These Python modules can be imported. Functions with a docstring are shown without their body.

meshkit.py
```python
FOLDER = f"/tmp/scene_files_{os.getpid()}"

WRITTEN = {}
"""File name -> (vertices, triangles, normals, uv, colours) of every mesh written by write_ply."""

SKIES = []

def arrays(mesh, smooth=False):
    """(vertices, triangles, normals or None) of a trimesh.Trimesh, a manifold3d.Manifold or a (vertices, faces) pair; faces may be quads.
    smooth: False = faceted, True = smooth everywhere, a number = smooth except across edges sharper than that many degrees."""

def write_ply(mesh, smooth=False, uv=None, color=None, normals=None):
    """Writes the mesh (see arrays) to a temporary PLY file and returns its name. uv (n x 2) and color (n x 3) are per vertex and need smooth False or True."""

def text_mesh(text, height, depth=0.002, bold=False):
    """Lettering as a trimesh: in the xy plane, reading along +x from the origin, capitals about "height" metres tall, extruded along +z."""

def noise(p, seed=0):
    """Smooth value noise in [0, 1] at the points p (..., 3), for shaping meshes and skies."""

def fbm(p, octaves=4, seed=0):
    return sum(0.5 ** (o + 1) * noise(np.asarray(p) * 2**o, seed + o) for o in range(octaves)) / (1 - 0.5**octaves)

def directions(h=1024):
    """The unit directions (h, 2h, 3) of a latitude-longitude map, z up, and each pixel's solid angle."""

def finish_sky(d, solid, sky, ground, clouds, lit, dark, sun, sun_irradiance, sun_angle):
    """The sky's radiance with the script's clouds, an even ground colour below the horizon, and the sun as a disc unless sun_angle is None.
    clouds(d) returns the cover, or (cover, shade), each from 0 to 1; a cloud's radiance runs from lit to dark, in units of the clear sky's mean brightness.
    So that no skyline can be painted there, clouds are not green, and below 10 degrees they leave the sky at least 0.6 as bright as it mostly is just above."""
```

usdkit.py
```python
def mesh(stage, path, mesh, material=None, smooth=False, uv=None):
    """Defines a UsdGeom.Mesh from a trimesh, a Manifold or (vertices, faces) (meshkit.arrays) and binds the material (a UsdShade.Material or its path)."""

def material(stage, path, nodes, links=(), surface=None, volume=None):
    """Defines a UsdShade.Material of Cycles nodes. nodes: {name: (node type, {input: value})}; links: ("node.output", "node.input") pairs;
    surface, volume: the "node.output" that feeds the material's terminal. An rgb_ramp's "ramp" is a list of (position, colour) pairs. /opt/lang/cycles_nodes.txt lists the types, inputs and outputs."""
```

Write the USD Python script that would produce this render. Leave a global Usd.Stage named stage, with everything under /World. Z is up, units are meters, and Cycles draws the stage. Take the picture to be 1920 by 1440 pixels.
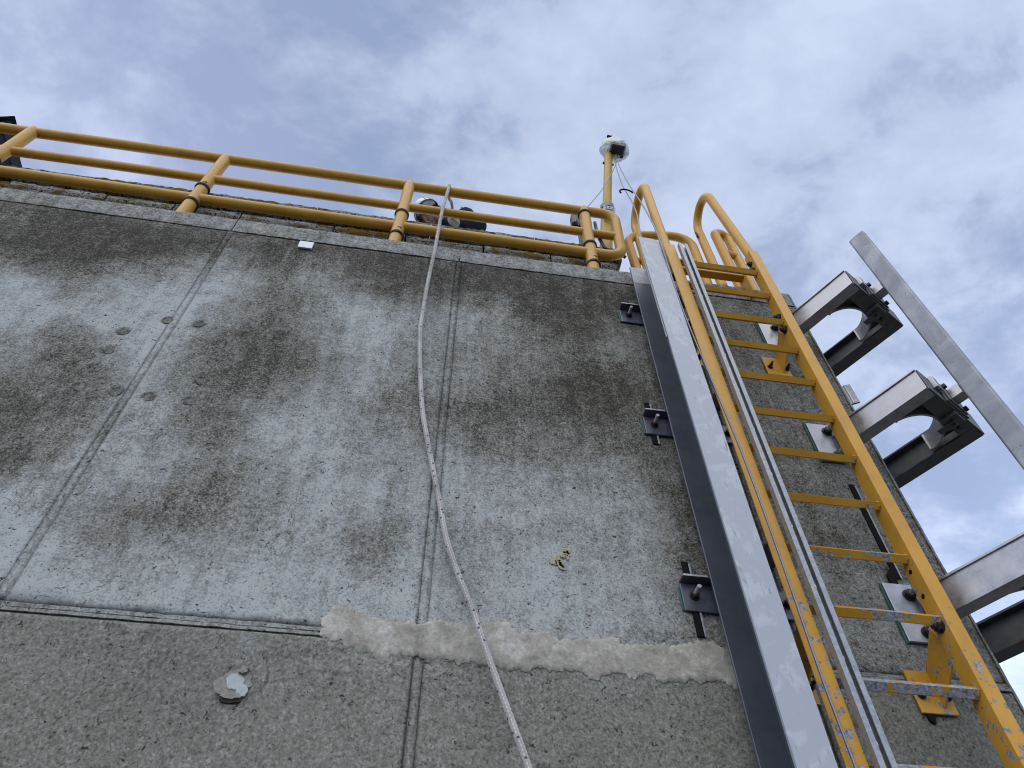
import math, random
import numpy as np
import trimesh
import manifold3d as m3
from shapely.geometry import Polygon, Point, box as sbox
from pxr import Usd, UsdGeom, UsdLux, UsdShade, Sdf, Gf, Vt
import usdkit, meshkit

stage = Usd.Stage.CreateInMemory()
UsdGeom.SetStageUpAxis(stage, UsdGeom.Tokens.z)
UsdGeom.SetStageMetersPerUnit(stage, 1.0)
UsdGeom.Xform.Define(stage, '/World')
UsdGeom.Scope.Define(stage, '/World/Looks')
rng = np.random.default_rng(7)
random.seed(7)

# ------------------------------------------------------------------ camera, sky, light
CAM = np.array([0.0, -2.45, 1.6])
CR = np.array([[0.9880965455584981, -0.1168543290448638, -0.1000513989849097],
               [-0.15373150089989326, -0.7739179176646435, -0.6143432935653228],
               [-0.005642896989048141, 0.62241153789201, -0.7826698123809772]])
EXPOSURE = 0.28
SKY_STRENGTH = 0.11
SKY_LOC = (-7.7, 17.0, 6.1)
SUN_INTENSITY = 0.40
SUN_ELEV, SUN_AZ = math.radians(52), math.radians(200)     # azimuth clockwise from +y

cam = UsdGeom.Camera.Define(stage, '/World/camera')
M4 = Gf.Matrix4d(*[float(v) for v in (*CR[:, 0], 0, *CR[:, 1], 0, *CR[:, 2], 0, *CAM, 1)])
cam.AddTransformOp().Set(M4)
cam.CreateFocalLengthAttr(36 * 1387 / 1920)
cam.CreateHorizontalApertureAttr(36.0)
cam.CreateVerticalApertureAttr(27.0)
cam.CreateClippingRangeAttr(Gf.Vec2f(0.05, 2000))
cam.CreateExposureAttr(EXPOSURE)

sky = UsdLux.DomeLight.Define(stage, '/World/sky')
sky.GetPrim().SetCustomDataByKey('kind', 'structure')
sky_m = usdkit.material(stage, '/World/Looks/sky_look', {
    'tc': ('texture_coordinate', {}),
    'sx': ('separate_xyz', {}),
    'zz': ('math', {'math_type': 'maximum', 'value2': 0.0}),
    'zp': ('math', {'math_type': 'add', 'value2': 0.30}),
    'dv': ('vector_math', {'math_type': 'divide'}),
    'cz': ('combine_xyz', {}),
    'mp': ('mapping', {'location': SKY_LOC, 'rotation': (0.0, 0.0, 0.6), 'scale': (1.0, 1.25, 1.0)}),
    'n1': ('noise_texture', {'scale': 6.6, 'detail': 9.0, 'roughness': 0.61, 'distortion': 0.2}),
    'n2': ('noise_texture', {'scale': 1.6, 'detail': 2.0, 'roughness': 0.5, 'distortion': 0.3}),
    'n3': ('noise_texture', {'scale': 2.1, 'detail': 4.0, 'roughness': 0.5, 'distortion': 0.6}),
    'ad': ('math', {'math_type': 'multiply_add', 'value2': 0.85}),
    'adr': ('math', {'math_type': 'multiply', 'value2': 0.86}),
    'cov': ('rgb_ramp', {'ramp': [(0.0, (0, 0, 0)), (0.70, (0.0, 0.0, 0.0)), (0.765, (0.17, 0.17, 0.17)), (0.84, (0.48, 0.48, 0.48)), (1.0, (0.8, 0.8, 0.8))]}),
    'ten': ('rgb_ramp', {'ramp': [(0.36, (2.85, 3.65, 5.5)), (0.50, (3.05, 3.78, 5.65)), (0.64, (3.45, 4.05, 6.1))]}),
    'om': ('math', {'math_type': 'subtract', 'value1': 1.0}),
    'pw': ('math', {'math_type': 'power', 'value2': 2.0}),
    'horz': ('math', {'math_type': 'multiply_add', 'value2': 1.35, 'value3': 0.87}),
    'sk': ('sky_texture', {'sky_type': 'single_scattering', 'sun_disc': False, 'sun_elevation': SUN_ELEV, 'sun_rotation': SUN_AZ}),
    'base': ('mix_color', {'fac': 0.85}),
    'cl': ('mix_color', {'b': (6.0, 6.75, 8.5)}),
    'hm': ('vector_math', {'math_type': 'scale'}),
    'bg': ('background_shader', {'strength': SKY_STRENGTH}),
}, [('tc.generated', 'sx.vector'), ('sx.z', 'zz.value1'), ('zz.value', 'zp.value1'), ('zp.value', 'cz.x'), ('zp.value', 'cz.y'), ('zp.value', 'cz.z'),
    ('tc.generated', 'dv.vector1'), ('cz.vector', 'dv.vector2'), ('dv.vector', 'mp.vector'), ('mp.vector', 'n1.vector'), ('mp.vector', 'n2.vector'), ('mp.vector', 'n3.vector'),
    ('n1.fac', 'ad.value1'), ('n2.fac', 'ad.value3'), ('ad.value', 'adr.value1'), ('adr.value', 'cov.fac'), ('zz.value', 'om.value2'), ('om.value', 'pw.value1'), ('pw.value', 'horz.value1'), ('n3.fac', 'ten.fac'),
    ('sk.color', 'base.a'), ('ten.color', 'base.b'), ('base.result', 'cl.a'), ('cov.color', 'cl.fac'),
    ('cl.result', 'hm.vector1'), ('horz.value', 'hm.scale'), ('hm.vector', 'bg.color')], surface='bg.background')
UsdShade.MaterialBindingAPI.Apply(sky.GetPrim()).Bind(sky_m)

sun = UsdLux.DistantLight.Define(stage, '/World/sun')
sun.CreateIntensityAttr(SUN_INTENSITY)
sun.CreateAngleAttr(80.0)
sun.CreateNormalizeAttr(True)
sun.CreateColorAttr(Gf.Vec3f(1.0, 0.96, 0.89))
sun.AddRotateXYZOp().Set(Gf.Vec3f(math.degrees(math.pi / 2 - SUN_ELEV), 0, 180 - math.degrees(SUN_AZ)))

# ------------------------------------------------------------------ materials
MAT = {}


def ramp(*st):
    return [(p, c if np.ndim(c) else (c, c, c)) for p, c in st]


def material(name, nodes, links, surface='p.BSDF'):
    MAT[name] = usdkit.material(stage, '/World/Looks/' + name, nodes, links, surface=surface)


# weathered wall concrete: primvar tone = (bleaching 0..1, lower lift 0/1, extra dark)
def concrete(name, fixed=None, lichen=0.0):
    n = {
        'geo': ('geometry', {}),
        'mps': ('mapping', {'scale': (1.0, 1.0, 0.45)}),
        'n0': ('noise_texture', {'scale': 2.6, 'detail': 6.0, 'roughness': 0.62, 'distortion': 0.3}),
        'n1': ('noise_texture', {'scale': 11.0, 'detail': 6.0, 'roughness': 0.65}),
        'n2': ('noise_texture', {'scale': 44.0, 'detail': 5.0, 'roughness': 0.72}),
        'n3': ('noise_texture', {'scale': 105.0, 'detail': 3.0, 'roughness': 0.7}),
        'tone': ('attribute', {'attribute': 'tone'}) if fixed is None else ('combine_xyz', dict(zip('xyz', fixed))),
        'st': ('separate_xyz', {}),
        # bleach value
        'mst': ('mapping', {'scale': (1.0, 1.0, 0.09)}),
        'nst': ('noise_texture', {'scale': 17.0, 'detail': 4.0, 'roughness': 0.6, 'distortion': 0.2}),
        'ast': ('math', {'math_type': 'multiply_add', 'value2': 0.55, 'value3': -0.275}),
        's5': ('math', {'math_type': 'add'}),
        'a0': ('math', {'math_type': 'multiply_add', 'value2': 0.40, 'value3': -0.20}),
        'a1': ('math', {'math_type': 'multiply_add', 'value2': 0.95, 'value3': -0.475}),
        'a2': ('math', {'math_type': 'multiply_add', 'value2': 1.15, 'value3': -0.575}),
        'a3': ('math', {'math_type': 'multiply_add', 'value2': 1.9, 'value3': -0.95}),
        's1': ('math', {'math_type': 'add'}), 's2': ('math', {'math_type': 'add'}),
        's3': ('math', {'math_type': 'add'}), 's4': ('math', {'math_type': 'add'}),
        'ct': ('map_range', {'clamp': True, 'from_min': 0.35, 'from_max': 0.85, 'to_min': 1.0, 'to_max': 0.66}),
        'a3c': ('math', {'math_type': 'multiply'}),
        'up': ('rgb_ramp', {'ramp': ramp((0.0, (0.032, 0.029, 0.022)), (0.2, (0.080, 0.074, 0.058)), (0.42, (0.144, 0.140, 0.117)), (0.62, (0.212, 0.214, 0.192)), (0.82, (0.285, 0.298, 0.280)), (1.0, (0.37, 0.39, 0.37)))}),
        'lv': ('math', {'math_type': 'multiply_add', 'value2': 1.1, 'value3': 0.0}),
        'l0': ('math', {'math_type': 'multiply', 'value2': 0.85}), 'l1': ('math', {'math_type': 'add'}), 'l2': ('math', {'math_type': 'add', 'value2': 0.47}),
        'low': ('rgb_ramp', {'ramp': ramp((0.0, (0.055, 0.053, 0.040)), (0.35, (0.150, 0.148, 0.120)), (0.6, (0.208, 0.206, 0.172)), (1.0, (0.36, 0.36, 0.315)))}),
        'mx': ('mix_color', {}),
        # brown iron / algae tint in the dark zones
        'br': ('rgb_ramp', {'ramp': ramp((0.0, (1, 1, 1)), (0.55, (1, 1, 1)), (0.72, (1.06, 0.99, 0.90)), (1.0, (1.12, 0.97, 0.82)))}),
        'mb': ('mix_color', {'blend_type': 'multiply', 'fac': 0.85}),
        # pits
        'mpp': ('mapping', {'scale': (1.0, 1.0, 1.5)}),
        'vw': ('noise_texture', {'scale': 60.0, 'detail': 1.0}),
        'vwm': ('mix_color', {'blend_type': 'linear_light', 'fac': 0.03}),
        'v1': ('voronoi_texture', {'feature': 'f1', 'scale': 26.0}),
        'v2': ('voronoi_texture', {'feature': 'f1', 'scale': 62.0}),
        'sc1': ('separate_color', {}), 'sc2': ('separate_color', {}),
        'r1': ('map_range', {'clamp': True, 'from_min': 0.42, 'from_max': 1.0, 'to_min': 0.0, 'to_max': 0.25}),
        'r2': ('map_range', {'clamp': True, 'from_min': 0.15, 'from_max': 1.0, 'to_min': 0.0, 'to_max': 0.30}),
        'd1': ('math', {'math_type': 'subtract'}), 'd2': ('math', {'math_type': 'subtract'}),
        'p1': ('map_range', {'clamp': True, 'from_min': -0.02, 'from_max': 0.05, 'to_min': 0.0, 'to_max': 1.0}),
        'p2': ('map_range', {'clamp': True, 'from_min': -0.02, 'from_max': 0.06, 'to_min': 0.0, 'to_max': 1.0}),
        'pm': ('math', {'math_type': 'maximum'}),
        'pk': ('math', {'math_type': 'multiply', 'value2': 0.88}),
        'pit': ('mix_color', {'b': (0.018, 0.017, 0.015)}),
        # hairline cracks, only here and there
        'cd': ('noise_texture', {'scale': 5.0, 'detail': 5.0, 'roughness': 0.6}),
        'cmx': ('mix_color', {'blend_type': 'linear_light', 'fac': 0.16}),
        'v3': ('voronoi_texture', {'feature': 'distance_to_edge', 'scale': 2.3}),
        'cl': ('map_range', {'clamp': True, 'from_min': 0.0015, 'from_max': 0.0065, 'to_min': 0.75, 'to_max': 0.0}),
        'cm': ('map_range', {'clamp': True, 'from_min': 0.53, 'from_max': 0.60, 'to_min': 0.0, 'to_max': 1.0}),
        'ck': ('math', {'math_type': 'multiply'}),
        'crk': ('mix_color', {'b': (0.035, 0.033, 0.03)}),
        # extra dark
        'xd': ('mix_color', {'b': (0.03, 0.03, 0.027)}),
        'h1': ('math', {'math_type': 'multiply_add', 'value2': 0.9}),
        'h2': ('math', {'math_type': 'multiply_add', 'value2': -1.2}),
        'bump': ('bump', {'strength': 0.55, 'distance': 0.003}),
        'p': ('principled_bsdf', {'roughness': 0.9, 'specular_ior_level': 0.2}),
    }
    L = [('geo.position', 'mps.vector'), ('mps.vector', 'n0.vector'), ('geo.position', 'n1.vector'), ('geo.position', 'n2.vector'), ('geo.position', 'n3.vector'),
         ('n0.fac', 'a0.value1'), ('n1.fac', 'a1.value1'), ('n2.fac', 'a2.value1'), ('n3.fac', 'a3.value1'),
         ('a0.value', 's1.value1'), ('st.x', 's1.value2'), ('geo.position', 'mst.vector'), ('mst.vector', 'nst.vector'), ('nst.fac', 'ast.value1'), ('s1.value', 's5.value1'), ('ast.value', 's5.value2'), ('s5.value', 's2.value1'), ('a1.value', 's2.value2'),
         ('a2.value', 's3.value1'), ('a3.value', 's3.value2'), ('s2.value', 'ct.value'), ('s3.value', 'a3c.value1'), ('ct.result', 'a3c.value2'),
         ('s2.value', 's4.value1'), ('a3c.value', 's4.value2'), ('s4.value', 'up.fac'),
         ('a0.value', 'lv.value1'), ('lv.value', 'l1.value1'), ('s3.value', 'l0.value1'), ('l0.value', 'l1.value2'), ('l1.value', 'l2.value1'), ('l2.value', 'low.fac'),
         ('up.color', 'mb.a'), ('n1.fac', 'br.fac'), ('br.color', 'mb.b'), ('mb.result', 'mx.a'), ('low.color', 'mx.b'), ('st.y', 'mx.fac'),
         ('geo.position', 'mpp.vector'), ('geo.position', 'vw.vector'), ('mpp.vector', 'vwm.a'), ('vw.color', 'vwm.b'), ('vwm.result', 'v1.vector'), ('vwm.result', 'v2.vector'),
         ('v1.color', 'sc1.color'), ('v2.color', 'sc2.color'), ('sc1.r', 'r1.value'), ('sc2.r', 'r2.value'),
         ('r1.result', 'd1.value1'), ('v1.distance', 'd1.value2'), ('r2.result', 'd2.value1'), ('v2.distance', 'd2.value2'),
         ('d1.value', 'p1.value'), ('d2.value', 'p2.value'), ('p1.result', 'pm.value1'), ('p2.result', 'pm.value2'), ('pm.value', 'pk.value1'),
         ('geo.position', 'cd.vector'), ('geo.position', 'cmx.a'), ('cd.color', 'cmx.b'), ('cmx.result', 'v3.vector'), ('v3.distance', 'cl.value'), ('n0.fac', 'cm.value'), ('cl.result', 'ck.value1'), ('cm.result', 'ck.value2'), ('mx.result', 'crk.a'), ('ck.value', 'crk.fac'), ('crk.result', 'pit.a'), ('pk.value', 'pit.fac'), ('pit.result', 'xd.a'), ('st.z', 'xd.fac'), ('xd.result', 'p.base_color'),
         ('n2.fac', 'h1.value1'), ('n3.fac', 'h1.value3'), ('pm.value', 'h2.value1'), ('h1.value', 'h2.value3'), ('h2.value', 'bump.height'), ('bump.normal', 'p.normal')]
    L.append(('tone.vector', 'st.vector'))
    if lichen > 0:
        n.update({'ln': ('noise_texture', {'scale': 5.0, 'detail': 4.0, 'roughness': 0.6}),
                  'ls': ('noise_texture', {'scale': 55.0, 'detail': 3.0, 'roughness': 0.6}),
                  'la': ('math', {'math_type': 'multiply_add', 'value2': 0.8}),
                  'lr': ('rgb_ramp', {'ramp': ramp((0, 0), (1.0 - lichen - .03, 0), (1.0 - lichen + .02, 1), (1, 1))}),
                  'lm': ('mix_color', {'b': (0.17, 0.115, 0.018)}),
                  'bl': ('rgb_ramp', {'ramp': ramp((0, 1), (0.43, 1), (0.47, 0), (1, 0))}),
                  'bm': ('mix_color', {'b': (0.025, 0.022, 0.018)})})
        L.remove(('xd.result', 'p.base_color'))
        L += [('geo.position', 'ln.vector'), ('geo.position', 'ls.vector'), ('ls.fac', 'la.value1'), ('ln.fac', 'la.value3'), ('la.value', 'lr.fac'),
              ('xd.result', 'bm.a'), ('ls.fac', 'bl.fac'), ('bl.color', 'bm.fac'), ('bm.result', 'lm.a'), ('lr.color', 'lm.fac'), ('lm.result', 'p.base_color')]
    material(name, n, L)


concrete('wall_concrete')
concrete('ledge_concrete', (0.62, 0.0, 0.0))
concrete('kerb_concrete', (1.0, 0.0, 0.0), lichen=0.055)
concrete('coping_concrete', (0.75, 0.0, 0.0), lichen=0.05)
concrete('strip_concrete', (0.66, 0.0, 0.0))
concrete('low_strip_concrete', (0.75, 0.35, 0.0))
concrete('plug_concrete', (0.34, 0.4, 0.1))

material('mortar', {
    'geo': ('geometry', {}),
    'n1': ('noise_texture', {'scale': 9.0, 'detail': 6.0, 'roughness': 0.65}),
    'n2': ('noise_texture', {'scale': 70.0, 'detail': 4.0, 'roughness': 0.7}),
    'ad': ('math', {'math_type': 'multiply_add', 'value2': 0.55}),
    'ra': ('rgb_ramp', {'ramp': ramp((0.45, (0.125, 0.117, 0.096)), (0.66, (0.262, 0.246, 0.202)), (0.82, (0.355, 0.337, 0.282)), (1.0, (0.52, 0.505, 0.45)))}),
    'bump': ('bump', {'strength': 0.8, 'distance': 0.008}),
    'p': ('principled_bsdf', {'roughness': 0.92, 'specular_ior_level': 0.2})},
    [('geo.position', 'n1.vector'), ('geo.position', 'n2.vector'), ('n2.fac', 'ad.value1'), ('n1.fac', 'ad.value3'), ('ad.value', 'ra.fac'), ('ra.color', 'p.base_color'),
     ('ad.value', 'bump.height'), ('bump.normal', 'p.normal')])


def plain(name, col, rough=0.5, metal=0.0, var=0.25, scale=20.0, spec=0.5, bump=0.0, tint=None, **kw):
    c = np.array(col)
    t = np.array(tint if tint is not None else col)
    nodes = {'tc': ('geometry', {}),
             'n': ('noise_texture', {'scale': scale, 'detail': 5.0, 'roughness': 0.65}),
             'ra': ('rgb_ramp', {'ramp': ramp((0.25, tuple(c * (1 - var))), (0.55, tuple(c)), (0.8, tuple(np.minimum(t * (1 + var), 0.95))))}),
             'rr': ('map_range', {'clamp': True, 'from_min': 0.3, 'from_max': 0.7, 'to_min': max(rough - 0.1, 0.02), 'to_max': min(rough + 0.12, 1)}),
             'p': ('principled_bsdf', {'metallic': metal, 'specular_ior_level': spec, **kw})}
    links = [('tc.position', 'n.vector'), ('n.fac', 'ra.fac'), ('ra.color', 'p.base_color'), ('n.fac', 'rr.value'), ('rr.result', 'p.roughness')]
    if bump:
        nodes['b'] = ('bump', {'strength': 0.6, 'distance': bump})
        links += [('n.fac', 'b.height'), ('b.normal', 'p.normal')]
    material(name, nodes, links)


# painted yellow steel; worn=True: paint chips off to grey steel, more of it low down where boots and hands rub
def yellow(name, col, worn=False, thr=(0.86, 0.60), zr=(5.2, 2.6), sc=20.0):
    c = np.array(col)
    nodes = {'geo': ('geometry', {}),
             'n': ('noise_texture', {'scale': 7.0, 'detail': 5.0, 'roughness': 0.6}),
             'ra': ('rgb_ramp', {'ramp': ramp((0.25, tuple(c * np.array([0.82, 0.8, 0.72]))), (0.55, tuple(c)), (0.8, tuple(c * np.array([1.06, 1.08, 1.25]))))}),
             'rr': ('map_range', {'clamp': True, 'from_min': 0.3, 'from_max': 0.7, 'to_min': 0.32, 'to_max': 0.5}),
             'p': ('principled_bsdf', {'specular_ior_level': 0.4})}
    links = [('geo.position', 'n.vector'), ('n.fac', 'ra.fac'), ('n.fac', 'rr.value'), ('rr.result', 'p.roughness')]
    if worn:
        nodes.update({'sx': ('separate_xyz', {}),
                      'tz': ('map_range', {'clamp': True, 'from_min': zr[1], 'from_max': zr[0], 'to_min': thr[1], 'to_max': thr[0]}),
                      'ch': ('noise_texture', {'scale': sc, 'detail': 5.0, 'roughness': 0.58, 'distortion': 0.3}),
                      'sb': ('math', {'math_type': 'subtract'}),
                      'mk': ('map_range', {'clamp': True, 'from_min': 0.0, 'from_max': 0.012, 'to_min': 0.0, 'to_max': 1.0}),
                      'st': ('rgb_ramp', {'ramp': ramp((0.3, (0.10, 0.085, 0.07)), (0.5, (0.24, 0.25, 0.27)), (0.75, (0.42, 0.44, 0.47)))}),
                      'n4': ('noise_texture', {'scale': 90.0, 'detail': 3.0}),
                      'mx': ('mix_color', {}),
                      'inv': ('math', {'math_type': 'multiply', 'value2': -1.0}),
                      'b': ('bump', {'strength': 0.7, 'distance': 0.0015})})
        links += [('geo.position', 'sx.vector'), ('sx.z', 'tz.value'), ('geo.position', 'ch.vector'), ('geo.position', 'n4.vector'), ('ch.fac', 'sb.value1'), ('tz.result', 'sb.value2'),
                  ('sb.value', 'mk.value'), ('n4.fac', 'st.fac'), ('ra.color', 'mx.a'), ('st.color', 'mx.b'), ('mk.result', 'mx.fac'), ('mx.result', 'p.base_color'),
                  ('mk.result', 'inv.value1'), ('inv.value', 'b.height'), ('b.normal', 'p.normal')]
    else:
        links.append(('ra.color', 'p.base_color'))
    material(name, nodes, links)


YEL = (0.44, 0.235, 0.026)
yellow('yellow_paint', YEL)
yellow('yellow_ladder', (0.55, 0.285, 0.032), True, thr=(0.80, 0.535))
yellow('yellow_rung', (0.50, 0.255, 0.022), True, thr=(0.74, 0.43), zr=(4.9, 2.95), sc=13.0)
yellow('yellow_davit', (0.37, 0.225, 0.006))
plain('galvanised', (0.30, 0.315, 0.32), 0.45, 0.5, 0.4, 60)
plain('dark_steel', (0.095, 0.103, 0.122), 0.34, 0.35, 0.25, 3, spec=0.6)
plain('stainless', (0.40, 0.395, 0.40), 0.38, 0.75, 0.28, 14, tint=(0.42, 0.40, 0.38))
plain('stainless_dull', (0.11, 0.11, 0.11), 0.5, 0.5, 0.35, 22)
plain('bolt_steel', (0.42, 0.42, 0.42), 0.4, 0.35, 0.25, 60)
plain('black_bolt', (0.03, 0.026, 0.024), 0.5, 0.3, 0.4, 60)
plain('black_plastic', (0.022, 0.023, 0.025), 0.45, 0.0, 0.3, 30)
plain('black_painted_steel', (0.014, 0.018, 0.024), 0.85, 0.0, 0.3, 8, spec=0.04)
plain('clamp_band', (0.16, 0.15, 0.145), 0.45, 0.5, 0.35, 60)
plain('grey_box', (0.33, 0.35, 0.35), 0.5, 0.0, 0.2, 20)
plain('cable', (0.20, 0.20, 0.22), 0.4, 0.5, 0.4, 120)
plain('recess', (0.012, 0.012, 0.012), 0.9, 0.0, 0.3, 30, spec=0.1)
plain('white_tile', (0.62, 0.65, 0.64), 0.35, 0.0, 0.1, 40)
plain('skin', (0.40, 0.21, 0.165), 0.55, 0.0, 0.2, 40, spec=0.4)
plain('hair', (0.05, 0.038, 0.03), 0.7, 0.0, 0.3, 100)
plain('helmet_white', (0.70, 0.74, 0.72), 0.35, 0.0, 0.08, 30)
plain('helmet_black', (0.02, 0.02, 0.022), 0.4, 0.0, 0.3, 40)
plain('navy_cloth', (0.016, 0.022, 0.045), 0.85, 0.0, 0.35, 25, spec=0.2, bump=0.01)
plain('reflective_tape', (0.55, 0.57, 0.58), 0.4, 0.0, 0.15, 60)
plain('glove', (0.42, 0.38, 0.32), 0.8, 0.0, 0.25, 60, spec=0.2)
plain('ground_gravel', (0.10, 0.098, 0.092), 0.95, 0.0, 0.4, 6, spec=0.2, bump=0.02)
plain('roof_concrete', (0.24, 0.235, 0.22), 0.9, 0.0, 0.3, 8, spec=0.2)
plain('white_spall', (0.40, 0.43, 0.42), 0.85, 0.0, 0.2, 60, spec=0.2, bump=0.004)
plain('chipped_rim', (0.255, 0.248, 0.212), 0.9, 0.0, 0.35, 80, spec=0.2, bump=0.006)
plain('teal_sealant', (0.035, 0.115, 0.095), 0.8, 0.0, 0.5, 60)
plain('lichen_smear', (0.34, 0.335, 0.21), 0.9, 0.0, 0.4, 80, spec=0.1)
plain('hollow_dirt', (0.055, 0.045, 0.030), 0.95, 0.0, 0.4, 80, spec=0.1)
plain('moss', (0.12, 0.085, 0.014), 0.95, 0.0, 0.5, 90, spec=0.1)

# steel under scuffed protective film
material('film', {
    'geo': ('geometry', {}),
    'mp': ('mapping', {'scale': (1.0, 1.0, 0.16)}),
    'n1': ('noise_texture', {'scale': 55.0, 'detail': 5.0, 'roughness': 0.7}),
    'n2': ('noise_texture', {'scale': 7.0, 'detail': 5.0, 'roughness': 0.6, 'distortion': 1.5}),
    'sc': ('rgb_ramp', {'ramp': ramp((0.0, 1), (0.37, 1), (0.45, 0), (1, 0))}),
    'pt': ('rgb_ramp', {'ramp': ramp((0.0, 0), (0.5, 0), (0.6, 1), (1, 1))}),
    'base': ('mix_color', {'a': (0.33, 0.35, 0.38), 'b': (0.40, 0.42, 0.445)}),
    'sm': ('math', {'math_type': 'multiply'}),
    'mx': ('mix_color', {'b': (0.20, 0.21, 0.23)}),
    'b': ('bump', {'strength': 0.25, 'distance': 0.003}),
    'p': ('principled_bsdf', {'roughness': 0.42, 'specular_ior_level': 0.55})},
    [('geo.position', 'mp.vector'), ('mp.vector', 'n1.vector'), ('geo.position', 'n2.vector'), ('n1.fac', 'sc.fac'), ('n2.fac', 'pt.fac'), ('pt.color', 'base.fac'),
     ('sc.color', 'sm.value1'), ('pt.color', 'sm.value2'), ('base.result', 'mx.a'), ('sm.value', 'mx.fac'), ('mx.result', 'p.base_color'), ('n2.fac', 'b.height'), ('b.normal', 'p.normal')])
# grey scuffed steel tube
material('scuffed_tube', {
    'geo': ('geometry', {}),
    'n1': ('noise_texture', {'scale': 48.0, 'detail': 5.0, 'roughness': 0.7, 'distortion': 0.8}),
    'n2': ('noise_texture', {'scale': 5.0, 'detail': 4.0, 'roughness': 0.6, 'distortion': 0.8}),
    'sc': ('rgb_ramp', {'ramp': ramp((0.0, 1), (0.33, 1), (0.40, 0), (1, 0))}),
    'base': ('rgb_ramp', {'ramp': ramp((0.35, (0.19, 0.20, 0.22)), (0.5, (0.235, 0.245, 0.265)), (0.66, (0.32, 0.33, 0.35)))}),
    'mx': ('mix_color', {'b': (0.12, 0.12, 0.13)}),
    'p': ('principled_bsdf', {'roughness': 0.48, 'metallic': 0.25})},
    [('geo.position', 'n1.vector'), ('geo.position', 'n2.vector'), ('n1.fac', 'sc.fac'), ('n2.fac', 'base.fac'), ('base.color', 'mx.a'), ('sc.color', 'mx.fac'), ('mx.result', 'p.base_color')])
# braided rope: white with dark tracer flecks
material('rope_look', {
    'geo': ('geometry', {}), 'uv': ('uvmap', {'attribute': 'st'}),
    'br': ('brick_texture', {'scale': 1.0, 'color1': (0.70, 0.685, 0.64), 'color2': (0.60, 0.585, 0.545), 'mortar': (0.40, 0.385, 0.355), 'mortar_size': 0.0035, 'brick_width': 0.016, 'row_height': 0.010}),
    'v': ('voronoi_texture', {'dimensions': '2D', 'scale': 21.0}),
    'lt': ('math', {'math_type': 'less_than', 'value2': 0.10}),
    'mx': ('mix_color', {'b': (0.08, 0.08, 0.14)}),
    'n': ('noise_texture', {'scale': 9.0, 'detail': 4.0}),
    'ra': ('rgb_ramp', {'ramp': ramp((0.3, (0.7, 0.69, 0.66)), (0.6, (1, 1, 1)))}),
    'ml': ('mix_color', {'blend_type': 'multiply', 'fac': 1.0}),
    'b': ('bump', {'strength': 0.5, 'distance': 0.003}),
    'p': ('principled_bsdf', {'roughness': 0.85, 'specular_ior_level': 0.2})},
    [('uv.UV', 'br.vector'), ('uv.UV', 'v.vector'), ('v.distance', 'lt.value1'), ('br.color', 'mx.a'), ('lt.value', 'mx.fac'), ('geo.position', 'n.vector'), ('n.fac', 'ra.fac'),
     ('mx.result', 'ml.a'), ('ra.color', 'ml.b'), ('ml.result', 'p.base_color'), ('br.fac', 'b.height'), ('b.normal', 'p.normal')])
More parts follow.
